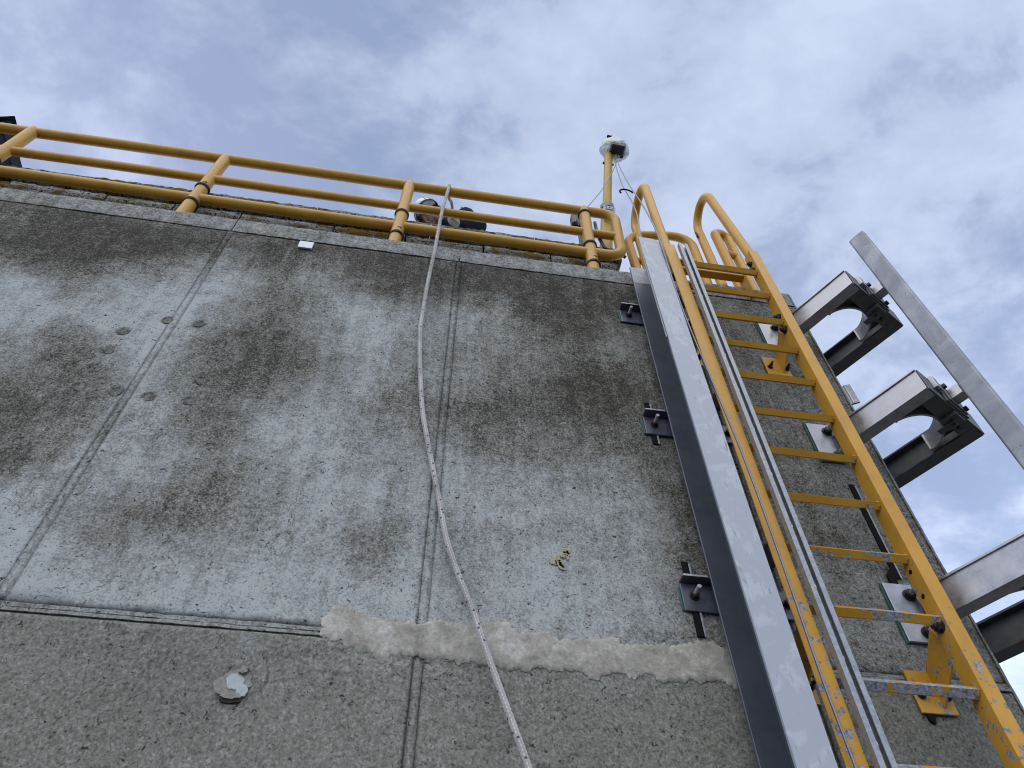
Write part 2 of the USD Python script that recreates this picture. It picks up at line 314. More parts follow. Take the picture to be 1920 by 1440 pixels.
# crinkled translucent plastic sheet
material('plastic_sheet', {
    'geo': ('geometry', {}),
    'n': ('noise_texture', {'scale': 14.0, 'detail': 3.0, 'roughness': 0.5, 'distortion': 0.8}),
    'b': ('bump', {'strength': 0.25, 'distance': 0.008}),
    'p': ('principled_bsdf', {'base_color': (0.60, 0.63, 0.57), 'roughness': 0.45, 'specular_ior_level': 0.6}),
    'tr': ('transparent_bsdf', {'color': (0.92, 0.94, 0.92)}),
    'ra': ('rgb_ramp', {'ramp': ramp((0.0, 0.9), (1.0, 0.93))}),
    'mx': ('mix_closure', {})},
    [('geo.position', 'n.vector'), ('n.fac', 'b.height'), ('b.normal', 'p.normal'), ('n.fac', 'ra.fac'), ('ra.color', 'mx.fac'), ('tr.BSDF', 'mx.closure1'), ('p.BSDF', 'mx.closure2')], surface='mx.closure')

# ------------------------------------------------------------------ scene helpers
USED = {}


def fresh(parent, name):
    k = (str(parent), name)
    USED[k] = USED.get(k, -1) + 1
    return f'{parent}/{name}' if USED[k] == 0 else f'{parent}/{name}_{USED[k]:03d}'


LOC = {}


def tag(prim, label=None, cat=None, group=None, kind=None):
    for k, v in (('label', label), ('category', cat), ('group', group), ('kind', kind)):
        if v:
            prim.SetCustomDataByKey(k, v)


def thing(name, label, cat, loc=(0, 0, 0), group=None, rotz=0.0):
    path = fresh('/World', name)
    x = UsdGeom.Xform.Define(stage, path)
    x.AddTranslateOp().Set(Gf.Vec3d(*map(float, loc)))
    if rotz:
        x.AddRotateZOp().Set(rotz)
    tag(x.GetPrim(), label, cat, group)
    LOC[path] = np.array(loc, float)
    return path


def tri(m):
    if hasattr(m, 'to_mesh'):
        q = m.to_mesh()
        return trimesh.Trimesh(q.vert_properties[:, :3], q.tri_verts, process=False)
    if isinstance(m, (list, tuple)) and not isinstance(m[0], np.ndarray):
        return trimesh.util.concatenate([tri(q) for q in m])
    return m


def part(parent, name, mesh, mat, smooth=35, label=None, uv=None, tone=None, local=False):
    """One mesh prim under parent; mesh in world coordinates unless local."""
    mesh = tri(mesh).copy()
    root = parent
    while root not in LOC:
        root = root.rsplit('/', 1)[0]
    if not local:
        mesh.vertices = mesh.vertices - LOC[root]
    path = fresh(parent, name)
    p = usdkit.mesh(stage, path, mesh, MAT[mat], smooth=smooth, uv=uv)
    if tone is not None:
        UsdGeom.PrimvarsAPI(p).CreatePrimvar('tone', Sdf.ValueTypeNames.Float3Array, 'vertex').Set(Vt.Vec3fArray.FromNumpy(np.asarray(tone, np.float32)))
    if label:
        p.GetPrim().SetCustomDataByKey('label', label)
    return path


def top_mesh(name, mesh, mat, label=None, cat=None, group=None, kind=None, smooth=35, uv=None):
    path = fresh('/World', name)
    p = usdkit.mesh(stage, path, tri(mesh), MAT[mat], smooth=smooth, uv=uv)
    tag(p.GetPrim(), label, cat, group, kind)
    return path


def copy_of(src, name, loc, label, cat, group, rotz=0.0):
    path = fresh('/World', name)
    x = UsdGeom.Xform.Define(stage, path)
    x.GetPrim().GetReferences().AddInternalReference(src)
    x.GetPrim().SetInstanceable(True)
    UsdGeom.Xformable(x).ClearXformOpOrder()
    x.AddTranslateOp().Set(Gf.Vec3d(*map(float, loc)))
    if rotz:
        x.AddRotateZOp().Set(rotz)
    tag(x.GetPrim(), label, cat, group)
    return path


def cbox(lo, hi, c=0.003):
    """Box with chamfered edges."""
    lo, hi = np.array(lo, float), np.array(hi, float)
    c = min(c, 0.45 * (hi - lo).min())
    pts = []
    for ax in range(3):
        for s in np.ndindex(2, 2, 2):
            p = np.where(np.array(s) == 1, hi - c, lo + c)
            p[ax] = hi[ax] if s[ax] else lo[ax]
            pts.append(p)
    return trimesh.convex.convex_hull(np.array(pts))


def obox(center, axes, size, c=0.003):
    """Chamfered box with its own axes (rows)."""
    b = cbox(-np.array(size) / 2, np.array(size) / 2, c)
    b.vertices = b.vertices @ np.array(axes, float) + np.array(center, float)
    if np.linalg.det(np.array(axes, float)) < 0:
        b.invert()
    return b


def fillet(pts, r, n=7):
    """Polyline with its corners rounded."""
    pts = [np.array(p, float) for p in pts]
    out = [pts[0]]
    for i in range(1, len(pts) - 1):
        a, b, c = pts[i - 1], pts[i], pts[i + 1]
        d1, d2 = (a - b), (c - b)
        l1, l2 = np.linalg.norm(d1), np.linalg.norm(d2)
        d1, d2 = d1 / l1, d2 / l2
        ang = math.acos(np.clip(d1 @ d2, -1, 1))
        t = min(r / math.tan(ang / 2), 0.48 * l1, 0.48 * l2)
        p1, p2 = b + d1 * t, b + d2 * t
        for k in range(n + 1):
            s = k / n
            out.append((1 - s) ** 2 * p1 + 2 * s * (1 - s) * (0.35 * b + 0.65 * (b * 0.6 + 0.2 * (p1 + p2))) + s * s * p2)
    out.append(pts[-1])
    return np.array(out)


def tube(pts, r, n=18, cap=True, closed=False, with_uv=False):
    """Round tube along a polyline; r may be a list."""
    P = np.array(pts, float)
    if np.ndim(r) == 0:
        keep = np.concatenate([[True], np.linalg.norm(np.diff(P, axis=0), axis=1) > 1e-6])
        P = P[keep]
    r = np.full(len(P), r) if np.ndim(r) == 0 else np.array(r)
    T = np.gradient(P, axis=0)
    if closed:
        T = np.roll(P, -1, 0) - np.roll(P, 1, 0)
    T /= np.linalg.norm(T, axis=1, keepdims=True)
    ref = np.array([0, 0, 1.0]) if abs(T[0, 2]) < 0.9 else np.array([0, 1.0, 0])
    N = np.cross(T[0], ref)
    N /= np.linalg.norm(N)
    V = []
    ph = np.arange(n + (1 if with_uv else 0)) / n * 2 * np.pi
    for i in range(len(P)):
        N = N - T[i] * (N @ T[i])
        N /= np.linalg.norm(N)
        B = np.cross(T[i], N)
        V.append(P[i] + r[i] * (np.cos(ph)[:, None] * N + np.sin(ph)[:, None] * B))
    V = np.concatenate(V)
    k = len(ph)
    F = []
    L = len(P)
    for i in range(L if closed else L - 1):
        j = (i + 1) % L
        for q in range(n):
            q2 = (q + 1) % k if not with_uv else q + 1
            F += [(i * k + q, j * k + q, j * k + q2), (i * k + q, j * k + q2, i * k + q2)]
    if cap and not closed and not with_uv:
        V = np.vstack([V, P[0], P[-1]])
        for q in range(n):
            q2 = (q + 1) % k
            F += [(len(V) - 2, q, q2), (len(V) - 1, (L - 1) * k + q2, (L - 1) * k + q)]
    m = trimesh.Trimesh(V, np.array(F), process=False)
    if not with_uv:
        m.fix_normals()
        return m
    s = np.concatenate([[0], np.cumsum(np.linalg.norm(np.diff(P, axis=0), axis=1))])
    uv = np.stack([np.repeat(s, k), np.tile(ph / (2 * np.pi) * 0.07, L)], 1)
    return m, uv


def cyl(a, b, r, n=16):
    return tube([a, b], r, n)


def prism(poly, origin, ux, uy, depth):
    """Extrudes a shapely polygon drawn in (ux, uy) along ux x uy by depth."""
    if poly.geom_type != 'Polygon' or not poly.is_valid:
        poly = poly.buffer(0)
        poly = poly if poly.geom_type == 'Polygon' else max(poly.geoms, key=lambda g_: g_.area)
    m = trimesh.creation.extrude_polygon(poly, 1.0, engine='earcut')
    ux, uy = np.array(ux, float), np.array(uy, float)
    uz = np.cross(ux, uy) * depth
    m.vertices = m.vertices[:, :1] * ux + m.vertices[:, 1:2] * uy + m.vertices[:, 2:3] * uz + np.array(origin, float)
    m.fix_normals()
    return m


def fuse(ms):
    """Boolean union of closed meshes into one piece."""
    out = m3.Manifold()
    for t in ms:
        t = trimesh.Trimesh(t.vertices, t.faces, process=True)
        t.merge_vertices()
        t.fix_normals()
        k = m3.Manifold(m3.Mesh(np.asarray(t.vertices, np.float32), np.asarray(t.faces, np.uint32)))
        if k.volume() < 0:
            t.invert()
            k = m3.Manifold(m3.Mesh(np.asarray(t.vertices, np.float32), np.asarray(t.faces, np.uint32)))
        out = out + k
    return tri(out)


def hexnut(c, axis, r, h):
    axis = np.array(axis, float) / np.linalg.norm(axis)
    return tube([np.array(c), np.array(c) + axis * h], r, 6)


def stud(parent, name, c, axis, r=0.009, out=0.06, nut=0.019, washer=0.026, mat='bolt_steel', local=False):
    """Anchor bolt: bright threaded end with a dark nut and washer as its sub-part."""
    c, axis = np.array(c, float), np.array(axis, float)
    zz = np.linspace(0.010, out, 17)
    p = part(parent, name, tube([c + axis * z for z in np.concatenate([[0.003], zz])], [r] + [r * (1.0 if k % 2 else 0.88) for k in range(len(zz))], 12), mat)
    if parent.count('/') < 3:
        part(p, 'nut', fuse([tube([c, c + axis * 0.004], washer, 16), hexnut(c + axis * 0.003, axis, nut, 0.019)]), 'black_bolt')
    else:
        part(parent, 'nut', fuse([tube([c, c + axis * 0.004], washer, 16), hexnut(c + axis * 0.003, axis, nut, 0.019)]), 'black_bolt')


# ------------------------------------------------------------------ ground
g = trimesh.creation.box((1, 1, 0.02))
top_mesh('ground', trimesh.Trimesh([(-300, -300, 0), (300, -300, 0), (300, 300, 0), (-300, 300, 0)], [(0, 1, 2), (0, 2, 3)], process=False), 'ground_gravel', kind='structure', smooth=False)

# ------------------------------------------------------------------ concrete wall
WX0, WX1 = -5.87, 2.40            # face from the left out of the frame to the chamfered corner
ZSEAM, ZBAND, ZLEDGE = 3.165, 5.968, 6.13
JX = [-5.87, -4.39, -2.91, -1.43, 0.05, 1.53, WX1]
STAIN = [
    "88888888888888877888888777777655555555555", "88888888888888777888888777777655555555555", "66777777888888656677877767777655555555555",
    "44444556667777544566655666777654445555555", "33333344444456654456766666666653444444444", "33333333333346765456776777677653444444444",
    "44433333333345665567765776666643344444444", "44444444333334654577666665555544444444444", "55555444444345644567655544444334444444444",
    "77666555554346543456654433333333444444444", "88887776664467543345754543322234444444444", "88888888775777543345755654322234444444444",
    "67888888877887643356765554432234444444444", "44567788756787654456766555543444444444444", "22334556546777754457766665433554444444444",
    "32222233334566764556555665322344444444444", "33332222212345554554334444221234444444444", "33333322211123433443222222211223444444444",
    "33333322222223322332222211111223444444444", "33333322233333332222223221111233444444444", "33333222233334433322223322222233444444444"]
SG = np.array([[int(c) for c in r] for r in STAIN], float)


def stain(x, z):
    from scipy.ndimage import map_coordinates
    q = np.stack([x, np.zeros_like(x), z], -1)
    dx = (meshkit.fbm(q * 5.5, 5, 11) - 0.5) * 0.24
    dz = (meshkit.fbm(q * 5.5, 5, 23) - 0.5) * 0.24
    c = map_coordinates(SG, [(z + dz - 3.1) / 0.15, (x + dx + 3.4) / 0.15], order=1, mode='nearest') / 9.0
    return np.clip((c - 0.5) * 1.35 + 0.49, 0.10, 0.90)


HOLES = [(-1.463, 4.922), (-1.302, 4.922), (-1.637, 4.778), (-1.644, 4.612), (-1.648, 4.461), (-1.654, 4.316), (-1.487, 4.307), (-1.332, 4.299), (-1.152, 4.300), (-1.148, 4.456), (-1.137, 4.606), (-1.144, 4.763)]
SPALL = (-0.553, 2.918)
wall = thing('concrete_wall', 'tall weathered grey concrete wall with white bleached patches and pits', 'wall', (0, 0, 0))


def wall_panel(x0, x1, z0, z1, lower, step=0.0125, y_off=0.0):
    nx, nz = max(int(round((x1 - x0) / step)), 2), max(int(round((z1 - z0) / step)), 2)
    X, Z = np.meshgrid(np.linspace(x0, x1, nx + 1), np.linspace(z0, z1, nz + 1))
    q = np.stack([X, np.full_like(X, 0.37), Z], -1)
    y = y_off + (meshkit.fbm(q * 2.2, 3, 3) - 0.5) * 0.008 + (meshkit.fbm(q * 28, 3, 5) - 0.5) * (0.005 if lower else 0.0035)
    # chipped, slightly rounded edges
    e = np.minimum.reduce([X - x0, x1 - X, Z - z0, z1 - Z])
    rag = 0.005 + 0.014 * np.maximum(meshkit.fbm(q * 17, 3, 8) - 0.42, 0) * 2.5
    if not lower:
        rag = np.where(Z - z0 < 0.06, rag * 2.6, rag)
    ev = np.minimum(X - x0, x1 - X)
    y = y + np.clip(1 - e / rag, 0, 1) ** 2 * np.where(ev <= e + 1e-9, 0.0022, 0.010)
    tone = np.zeros(X.shape + (3,))
    if lower:
        tone[..., 1] = np.clip(0.96 - 0.55 * np.clip(1 - (z1 - Z) / 0.28, 0, 1) * np.clip((meshkit.fbm(q * 5, 3, 31) - 0.44) * 6, 0, 1), 0, 1)
        tone[..., 0] = 0.55
        tone[..., 2] = 0.5 * np.clip((meshkit.fbm(q * 1.2, 3, 40) - 0.5) * 2, 0, 0.25)
        d = np.hypot(X - SPALL[0], Z - SPALL[1])
        y = y + 0.02 * np.clip(1 - d / 0.055, 0, 1) ** 0.6
        wet = np.clip(1 - np.hypot((X - SPALL[0] - 0.01) / 0.06, (Z - SPALL[1] - 0.13) / 0.12), 0, 1)
        tone[..., 1] -= 0.5 * wet
        tone[..., 0] += 0.2 * wet
        line = np.exp(-((X - SPALL[0] - 0.012 * np.sin(Z * 21)) / 0.005) ** 2) * (Z < SPALL[1] - 0.06) * (meshkit.noise(q * 30, 3) > 0.35)
        tone[..., 1] -= 0.7 * line
        tone[..., 0] += 0.3 * line
        # green-dark algae beside the beam foot
    else:
        tone[..., 0] = stain(X, Z)
        # paler lime bleeding along the joints
        for jx in (-1.43,):
            tone[..., 0] += 0.22 * np.exp(-((X - jx) / 0.09) ** 2) * (meshkit.fbm(q * 3, 2, 60) > 0.4) * (Z < 5.75)
        # dirt under the seam of the band, runs, dark rim over the lift joint
        tone[..., 2] += 0.42 * np.clip(1.3 - (Z - z0) / (0.010 + 0.13 * np.maximum(meshkit.fbm(q * 13, 3, 70) - 0.42, 0)), 0, 1) * (x1 < 0.4) * (X < -0.3)
    tone[..., 2] = np.clip(tone[..., 2] + 0.10 * np.clip(1 - e / 0.006, 0, 1) * (meshkit.fbm(q * 9, 2, 93) > 0.42), 0, 1)
    for hx, hz in HOLES:
        if x0 < hx < x1 and z0 < hz < z1:
            d = np.hypot(X - hx, Z - hz)
            y = y + 0.007 * np.clip((0.034 - d) / 0.008, 0, 1)
            tone[..., 2] += 0.45 * np.clip(1 - np.abs(d - 0.029) / 0.011, 0, 1) * np.clip((meshkit.fbm(q * 14, 2, 90) - 0.3) * 3, 0, 1)
            tone[..., 0] = np.where(d < 0.034, np.minimum(tone[..., 0], 0.36), tone[..., 0])
    tone = np.clip(tone, 0, 1)
    V = np.stack([X, y, Z], -1).reshape(-1, 3)
    i = np.arange((nx + 1) * (nz + 1)).reshape(nz + 1, nx + 1)
    a, b, c, d = i[:-1, :-1].ravel(), i[:-1, 1:].ravel(), i[1:, 1:].ravel(), i[1:, :-1].ravel()
    F = np.vstack([np.stack([a, b, c], 1), np.stack([a, c, d], 1)])
    T = tone.reshape(-1, 3)
    ring = np.concatenate([i[0, :], i[1:, -1], i[-1, -2::-1], i[-2:0:-1, 0]])
    back = V[ring] + np.array([0, 0.05, 0])
    n0 = len(V)
    V = np.vstack([V, back])
    T = np.vstack([T, T[ring] * [0.5, 1, 1] + [0, 0, 0.4]])
    r2 = np.roll(ring, -1)
    k = np.arange(len(ring))
    k2 = np.roll(k, -1)
    F = np.vstack([F, np.stack([ring, n0 + k, r2], 1), np.stack([r2, n0 + k, n0 + k2], 1)])
    part(wall, 'wall_panel', trimesh.Trimesh(V, F, process=False), 'wall_concrete', smooth=True, tone=np.clip(T, 0, 1))


JW = 0.019
for k in range(len(JX) - 1):
    a, b = JX[k] + (JW if k else 0), JX[k + 1] - (JW if k < len(JX) - 2 else 0)
    fine = 0.0125 if k >= 2 else 0.04
    wall_panel(a, b, ZSEAM + 0.0005, ZBAND - 0.002, False, fine)
    wall_panel(a, b, 0.0, ZSEAM - 0.038, True, fine if k >= 2 else 0.06, y_off=-0.004)


def strip_tone(m, lower):
    V = m.vertices
    t = np.zeros((len(V), 3))
    t[:, 0] = stain(V[:, 0], V[:, 2]) if not lower else 0.55
    t[:, 1] = 0.85 if lower else 0.0
    return t


def rough_strip(x0, x1, z0, z1, y0, y1, seed, step=0.02, amp=0.003):
    """A long strip with slightly uneven faces."""
    nx, nz = max(int((x1 - x0) / step), 1), max(int((z1 - z0) / step), 1)
    m = trimesh.creation.box((1, 1, 1))
    X, Z = np.meshgrid(np.linspace(x0, x1, nx + 1), np.linspace(z0, z1, nz + 1))
    q = np.stack([X, np.full_like(X, seed * 1.7), Z], -1)
    y = y0 + (meshkit.fbm(q * 25, 3, seed) - 0.5) * 2 * amp
    e = np.minimum(np.minimum(X - x0, x1 - X), np.minimum(Z - z0, z1 - Z))
    y += np.where(e < 1e-6, np.abs(meshkit.fbm(q * 30, 2, seed + 4)) * 2.2 * amp, 0)
    Z = Z + np.where((Z > z1 - 1e-6) | (Z < z0 + 1e-6), (meshkit.fbm(q * 30, 3, seed + 9) - 0.5) * 2 * amp, 0)
    V = np.stack([X, y, Z], -1).reshape(-1, 3)
    i = np.arange((nx + 1) * (nz + 1)).reshape(nz + 1, nx + 1)
    a, b, c, d = i[:-1, :-1].ravel(), i[:-1, 1:].ravel(), i[1:, 1:].ravel(), i[1:, :-1].ravel()
    F = np.vstack([np.stack([a, b, c], 1), np.stack([a, c, d], 1)])
    ring = np.concatenate([i[0, :], i[1:, -1], i[-1, -2::-1], i[-2:0:-1, 0]])
    back = V[ring].copy()
    back[:, 1] = y1
    n0, k = len(V), np.arange(len(ring))
    k2, r2 = np.roll(k, -1), np.roll(ring, -1)
    cen = np.array([[(x0 + x1) / 2, y1, (z0 + z1) / 2]])
    V = np.vstack([V, back, cen])
    F = np.vstack([F, np.stack([ring, n0 + k, r2], 1), np.stack([r2, n0 + k, n0 + k2], 1), np.stack([n0 + k2, n0 + k, np.full(len(k), n0 + len(k))], 1)])
    return trimesh.Trimesh(V, F, process=False)


for jx in JX[1:-1]:
    m = rough_strip(jx - JW + 0.0007, jx + JW - 0.0007, ZSEAM + 0.01, ZBAND - 0.004, 0.0012, 0.05, int(jx * 10 + 80), amp=0.0016)
    part(wall, 'joint_strip', m, 'wall_concrete', smooth=True, tone=strip_tone(m, False))
    m = rough_strip(jx - JW + 0.0008, jx + JW - 0.0008, 0.0, ZSEAM - 0.04, 0.000, 0.05, int(jx * 10 + 90), amp=0.002)
    part(wall, 'joint_strip', m, 'wall_concrete', smooth=True, tone=strip_tone(m, True) + [0.15, -0.15, 0])
# thin mortar bands along the lift joint
x = WX0
n = 0
while x < WX1 - 0.05:
    w = 0.42 + 0.5 * rng.random()
    x2 = min(x + w, WX1)
    part(wall, 'lift_strip', rough_strip(x + 0.001, x2 - 0.001, ZSEAM - 0.020, ZSEAM - 0.003, -0.003 - 0.004 * rng.random(), 0.05, 200 + n, amp=0.0028), ['low_strip_concrete', 'strip_concrete', 'low_strip_concrete'][n % 3])
    part(wall, 'lift_strip', rough_strip(x + 0.05, min(x2 + 0.049, WX1), ZSEAM - 0.036, ZSEAM - 0.0225, -0.004 - 0.002 * rng.random(), 0.05, 240 + n, amp=0.0022), 'low_strip_concrete')
    x, n = x2, n + 1
# projecting band under the ledge, one piece per bay
for k in range(len(JX) - 1):
    part(wall, 'ledge_band', rough_strip(JX[k] + 0.004, JX[k + 1] - 0.004, ZBAND + 0.002, ZLEDGE, -0.004, 0.60, 300 + k, amp=0.0025), 'ledge_concrete')
# kerb upstand of white-washed blocks, set back on the ledge
xb = [-5.87, -5.2, -4.5, -3.80, -3.07, -2.426, -1.97, -1.511, -0.86, -0.35, 0.22, 0.72, 1.235]
for k in range(len(xb) - 1):
    part(wall, 'kerb_block', rough_strip(xb[k] + 0.006, xb[k + 1] - 0.006, ZLEDGE - 0.02, 6.492, 0.128 + 0.010 * rng.random(), 0.40, 400 + k, step=0.025, amp=0.006), 'kerb_concrete')
# overhanging coping blocks
xc = [-5.87, -5.1, -4.3, -3.45, -2.62, -1.80, -1.02, -0.18, 0.60, 1.262]
for k in range(len(xc) - 1):
    part(wall, 'coping_block', rough_strip(xc[k] + 0.004, xc[k + 1] - 0.004, 6.496, 6.662 + 0.010 * rng.random(), 0.098 + 0.008 * rng.random(), 0.44, 500 + k, step=0.022, amp=0.006), 'coping_concrete')
# body behind the face, roof deck and the return face round the corner
c58, s58 = math.cos(math.radians(58)), math.sin(math.radians(58))
ch = 0.03
pl = Polygon([(-5.87, 0.04), (WX1 - 0.012, 0.04), (WX1 + ch * 0.87 - 0.006, 0.04 + ch * 0.5), (WX1 + ch * 0.87 + 3 * c58, ch * 0.5 + 3 * s58), (1.2, 5.0), (-5.87, 5.0)])
part(wall, 'wall_core', prism(pl, (0, 0, 0), (1, 0, 0), (0, 1, 0), 6.09), 'roof_concrete', smooth=False)
edge_pts = [(WX1 + 0.001, -0.004), (WX1 + ch * 0.87, ch * 0.5 - 0.004), (WX1 + ch * 0.87, 0.06), (WX1 + 0.001, 0.06)]
nz = 160
zz = np.linspace(0, ZLEDGE, nz + 1)
Ve, Te = [], []
for z in zz:
    for (ex, ey) in edge_pts:
        j = (meshkit.fbm(np.array([ex * 9, ey * 9, z * 16]), 3, 77) - 0.5) * 0.014
        Ve.append((ex + j * 0.5, ey + j, z))
        Te.append((0.62, 0.25, 0.0))
Fe = []
for k in range(nz):
    for q in range(4):
        a, b = k * 4 + q, k * 4 + (q + 1) % 4
        Fe += [(a, b, b + 4), (a, b + 4, a + 4)]
part(wall, 'corner_edge', trimesh.Trimesh(Ve, Fe, process=False), 'wall_concrete', smooth=False, tone=Te)
# return face
rf = prism(Polygon([(WX1 + ch * 0.87, ch * 0.5), (WX1 + ch * 0.87 + 3 * c58, ch * 0.5 + 3 * s58), (WX1 + ch * 0.87 + 3 * c58 - 0.05, ch * 0.5 + 3 * s58), (WX1 + ch * 0.87 - 0.05, ch * 0.5 + 0.02)]), (0, 0, 0), (1, 0, 0), (0, 1, 0), ZLEDGE - 0.002)
part(wall, 'return_face', rf, 'strip_concrete', smooth=False)

# plugged holes
for i, (hx, hz) in enumerate(HOLES):
    a = np.linspace(0, 2 * np.pi, 22, endpoint=False)
    r = 0.031 * (1 + 0.09 * rng.standard_normal(22).cumsum() * 0.25)
    r = 0.0245 * (1 + 0.10 * np.sin(a * 2 + i) + 0.08 * np.sin(a * 3 + 2 * i))
    part(wall, 'filled_hole', prism(Polygon(np.stack([r * np.cos(a), r * np.sin(a)], 1)), (hx, 0.008, hz), (1, 0, 0), (0, 0, 1), 0.005), 'plug_concrete', smooth=30)
# spall: pale plaster floor and broken rim flakes
sp = thing('unused', 'x', 'x') if False else None
a = np.linspace(0, 2 * np.pi, 40, endpoint=False)


def blob(cx, cz, rx, rz, seed, y, depth, rough=0.18, n=72):
    a = np.linspace(0, 2 * np.pi, n, endpoint=False)
    q = np.stack([np.cos(a) * 1.7 + seed, np.sin(a) * 1.7, np.full(n, seed * 3.1)], 1)
    r = 1 + rough * 2.4 * (meshkit.fbm(q * 0.85, 4, seed) - 0.5)
    return prism(Polygon(np.stack([cx + rx * r * np.cos(a), cz + rz * r * np.sin(a)], 1)), (0, y, 0), (1, 0, 0), (0, 0, 1), depth)


part(wall, 'spall_floor', blob(SPALL[0], SPALL[1], 0.056, 0.056, 3, -0.0005, 0.006, 0.5), 'chipped_rim', smooth=30)
part(wall, 'spall_plaster', blob(SPALL[0] + 0.002, SPALL[1] + 0.004, 0.031, 0.030, 5, -0.0035, 0.006, 0.5), 'white_spall', smooth=30)
part(wall, 'spall_flake', blob(SPALL[0] - 0.008, SPALL[1] - 0.045, 0.036, 0.013, 8, -0.009, 0.010, 0.9), 'chipped_rim', smooth=30)
part(wall, 'spall_flake', blob(SPALL[0] + 0.032, SPALL[1] - 0.030, 0.018, 0.020, 9, -0.008, 0.010, 0.8), 'white_spall', smooth=30)
part(wall, 'spall_flake', blob(SPALL[0] + 0.019, SPALL[1] + 0.050, 0.014, 0.009, 11, -0.010, 0.010, 0.8), 'chipped_rim', smooth=30)

part(wall, 'spall_hollow', blob(SPALL[0] - 0.004, SPALL[1] - 0.060, 0.033, 0.009, 41, -0.0060, 0.006, 0.8), 'hollow_dirt', smooth=30)
# tan mortar repair band along the lift joint, ragged outline
PATCH = [(-0.314, 3.143), (-0.304, 3.211), (-0.28, 3.248), (-0.249, 3.265), (-0.217, 3.254), (-0.174, 3.231), (-0.123, 3.217), (-0.054, 3.224), (0.006, 3.223), (0.066, 3.217), (0.167, 3.213), (0.227, 3.219), (0.288, 3.239), (0.349, 3.247), (0.395, 3.221), (0.421, 3.201), (0.554, 3.2), (0.679, 3.2), (0.743, 3.212), (0.807, 3.221), (0.867, 3.196), (0.952, 3.2), (1.086, 3.228), (1.258, 3.22), (1.32, 3.21),
         (1.28, 3.056), (1.217, 3.057), (1.136, 3.066), (1.075, 3.071), (0.968, 3.046), (0.87, 3.069), (0.826, 3.049), (0.747, 3.059), (0.685, 3.039), (0.647, 3.063), (0.547, 3.059), (0.468, 3.063), (0.331, 3.062), (0.272, 3.057), (0.214, 3.062), (0.156, 3.064), (0.098, 3.067), (0.08, 3.051), (0.021, 3.073), (-0.056, 3.074), (-0.078, 3.027), (-0.112, 3.069), (-0.169, 3.069), (-0.22, 3.094), (-0.271, 3.115)]


def ragged(pts, it=4, amp=0.18, seed=1):
    r = np.random.default_rng(seed)
    p = np.array(pts, float)
    for _ in range(it):
        q = np.roll(p, -1, 0)
        d = q - p
        l = np.linalg.norm(d, axis=1, keepdims=True)
        nrm = np.stack([-d[:, 1], d[:, 0]], 1)
        m = (p + q) / 2 + nrm * amp * r.uniform(-1, 1, (len(p), 1)) * np.minimum(1, 0.05 / np.maximum(l, 1e-6))
        p = np.stack([p, m], 1).reshape(-1, 2)
    return Polygon(p).buffer(0)


def patch_mesh(poly, y0, seed, step=0.012, depth=0.012):
    """Thin uneven slab: grid points inside the outline, triangulated."""
    if poly.geom_type != 'Polygon':
        poly = max(poly.geoms, key=lambda g: g.area)
    from scipy.spatial import Delaunay
    ext = np.array(poly.exterior.coords)[:-1]
    x0, z0, x1, z1 = poly.bounds
    inner = poly.buffer(-0.006)
    X, Z = np.meshgrid(np.arange(x0, x1, step), np.arange(z0, z1, step))
    import shapely
    pts = np.stack([X.ravel(), Z.ravel()], 1)
    pts = pts[shapely.contains_xy(inner, pts[:, 0], pts[:, 1])]
    al = np.vstack([ext, pts])
    D = Delaunay(al).simplices
    cen = al[D].mean(1)
    D = D[shapely.contains_xy(poly, cen[:, 0], cen[:, 1])]
    q = np.stack([al[:, 0], np.full(len(al), 0.5), al[:, 1]], 1)
    y = y0 - 0.009 * (meshkit.fbm(q * 18, 4, seed) - 0.5) * 1.6
    y[:len(ext)] = y0 + 0.0045
    V = np.stack([al[:, 0], y, al[:, 1]], 1)
    a, b, c = V[D[:, 0]], V[D[:, 1]], V[D[:, 2]]
    flip = np.cross(b - a, c - a)[:, 1] > 0
    D[flip] = D[flip][:, ::-1]
    nb = len(ext)
    back = V[:nb].copy()
    back[:, 1] = y0 + depth
    V2 = np.vstack([V, back])
    k = np.arange(nb)
    k2 = np.roll(k, -1)
    side = np.vstack([np.stack([k, k2, len(V) + k], 1), np.stack([k2, len(V) + k2, len(V) + k], 1)])
    m = trimesh.Trimesh(V2, np.vstack([D, side]), process=False)
    return m


part(wall, 'mortar_patch', patch_mesh(ragged(PATCH, 5, 0.36, 5), -0.0095, 12), 'mortar', smooth=True, label='tan mortar repair band with ragged edges')


# cast-in anchor channels: dark vertical slots with a bare steel lip
def anchor_channel(x0, x1, z0, z1):
    part(wall, 'anchor_channel', [cbox((x0, -0.0075, z0), (x1, 0.01, z1), 0.001)], 'recess', smooth=False)
    part(wall, 'channel_lip', [cbox((x1 - 0.001, -0.0105, z0), (x1 + 0.007, 0.01, z1 - 0.01), 0.001)], 'galvanised', smooth=False)


anchor_channel(1.130, 1.160, 3.255, 3.62)
anchor_channel(1.125, 1.155, 4.36, 4.69)
anchor_channel(1.580, 1.612, 3.69, 4.22)
anchor_channel(2.128, 2.156, 3.64, 4.22)
part(wall, 'break_out', blob(2.108, 3.625, 0.020, 0.055, 16, -0.0085, 0.008, 0.35), 'recess', smooth=False, label='ragged dark break-out hole above the lowest steel plate')
part(wall, 'break_out', blob(2.160, 3.275, 0.026, 0.05, 17, -0.0085, 0.008, 0.35), 'recess', smooth=False)
part(wall, 'break_out', blob(1.985, 2.990, 0.016, 0.026, 21, -0.0085, 0.008, 0.35), 'recess', smooth=False)
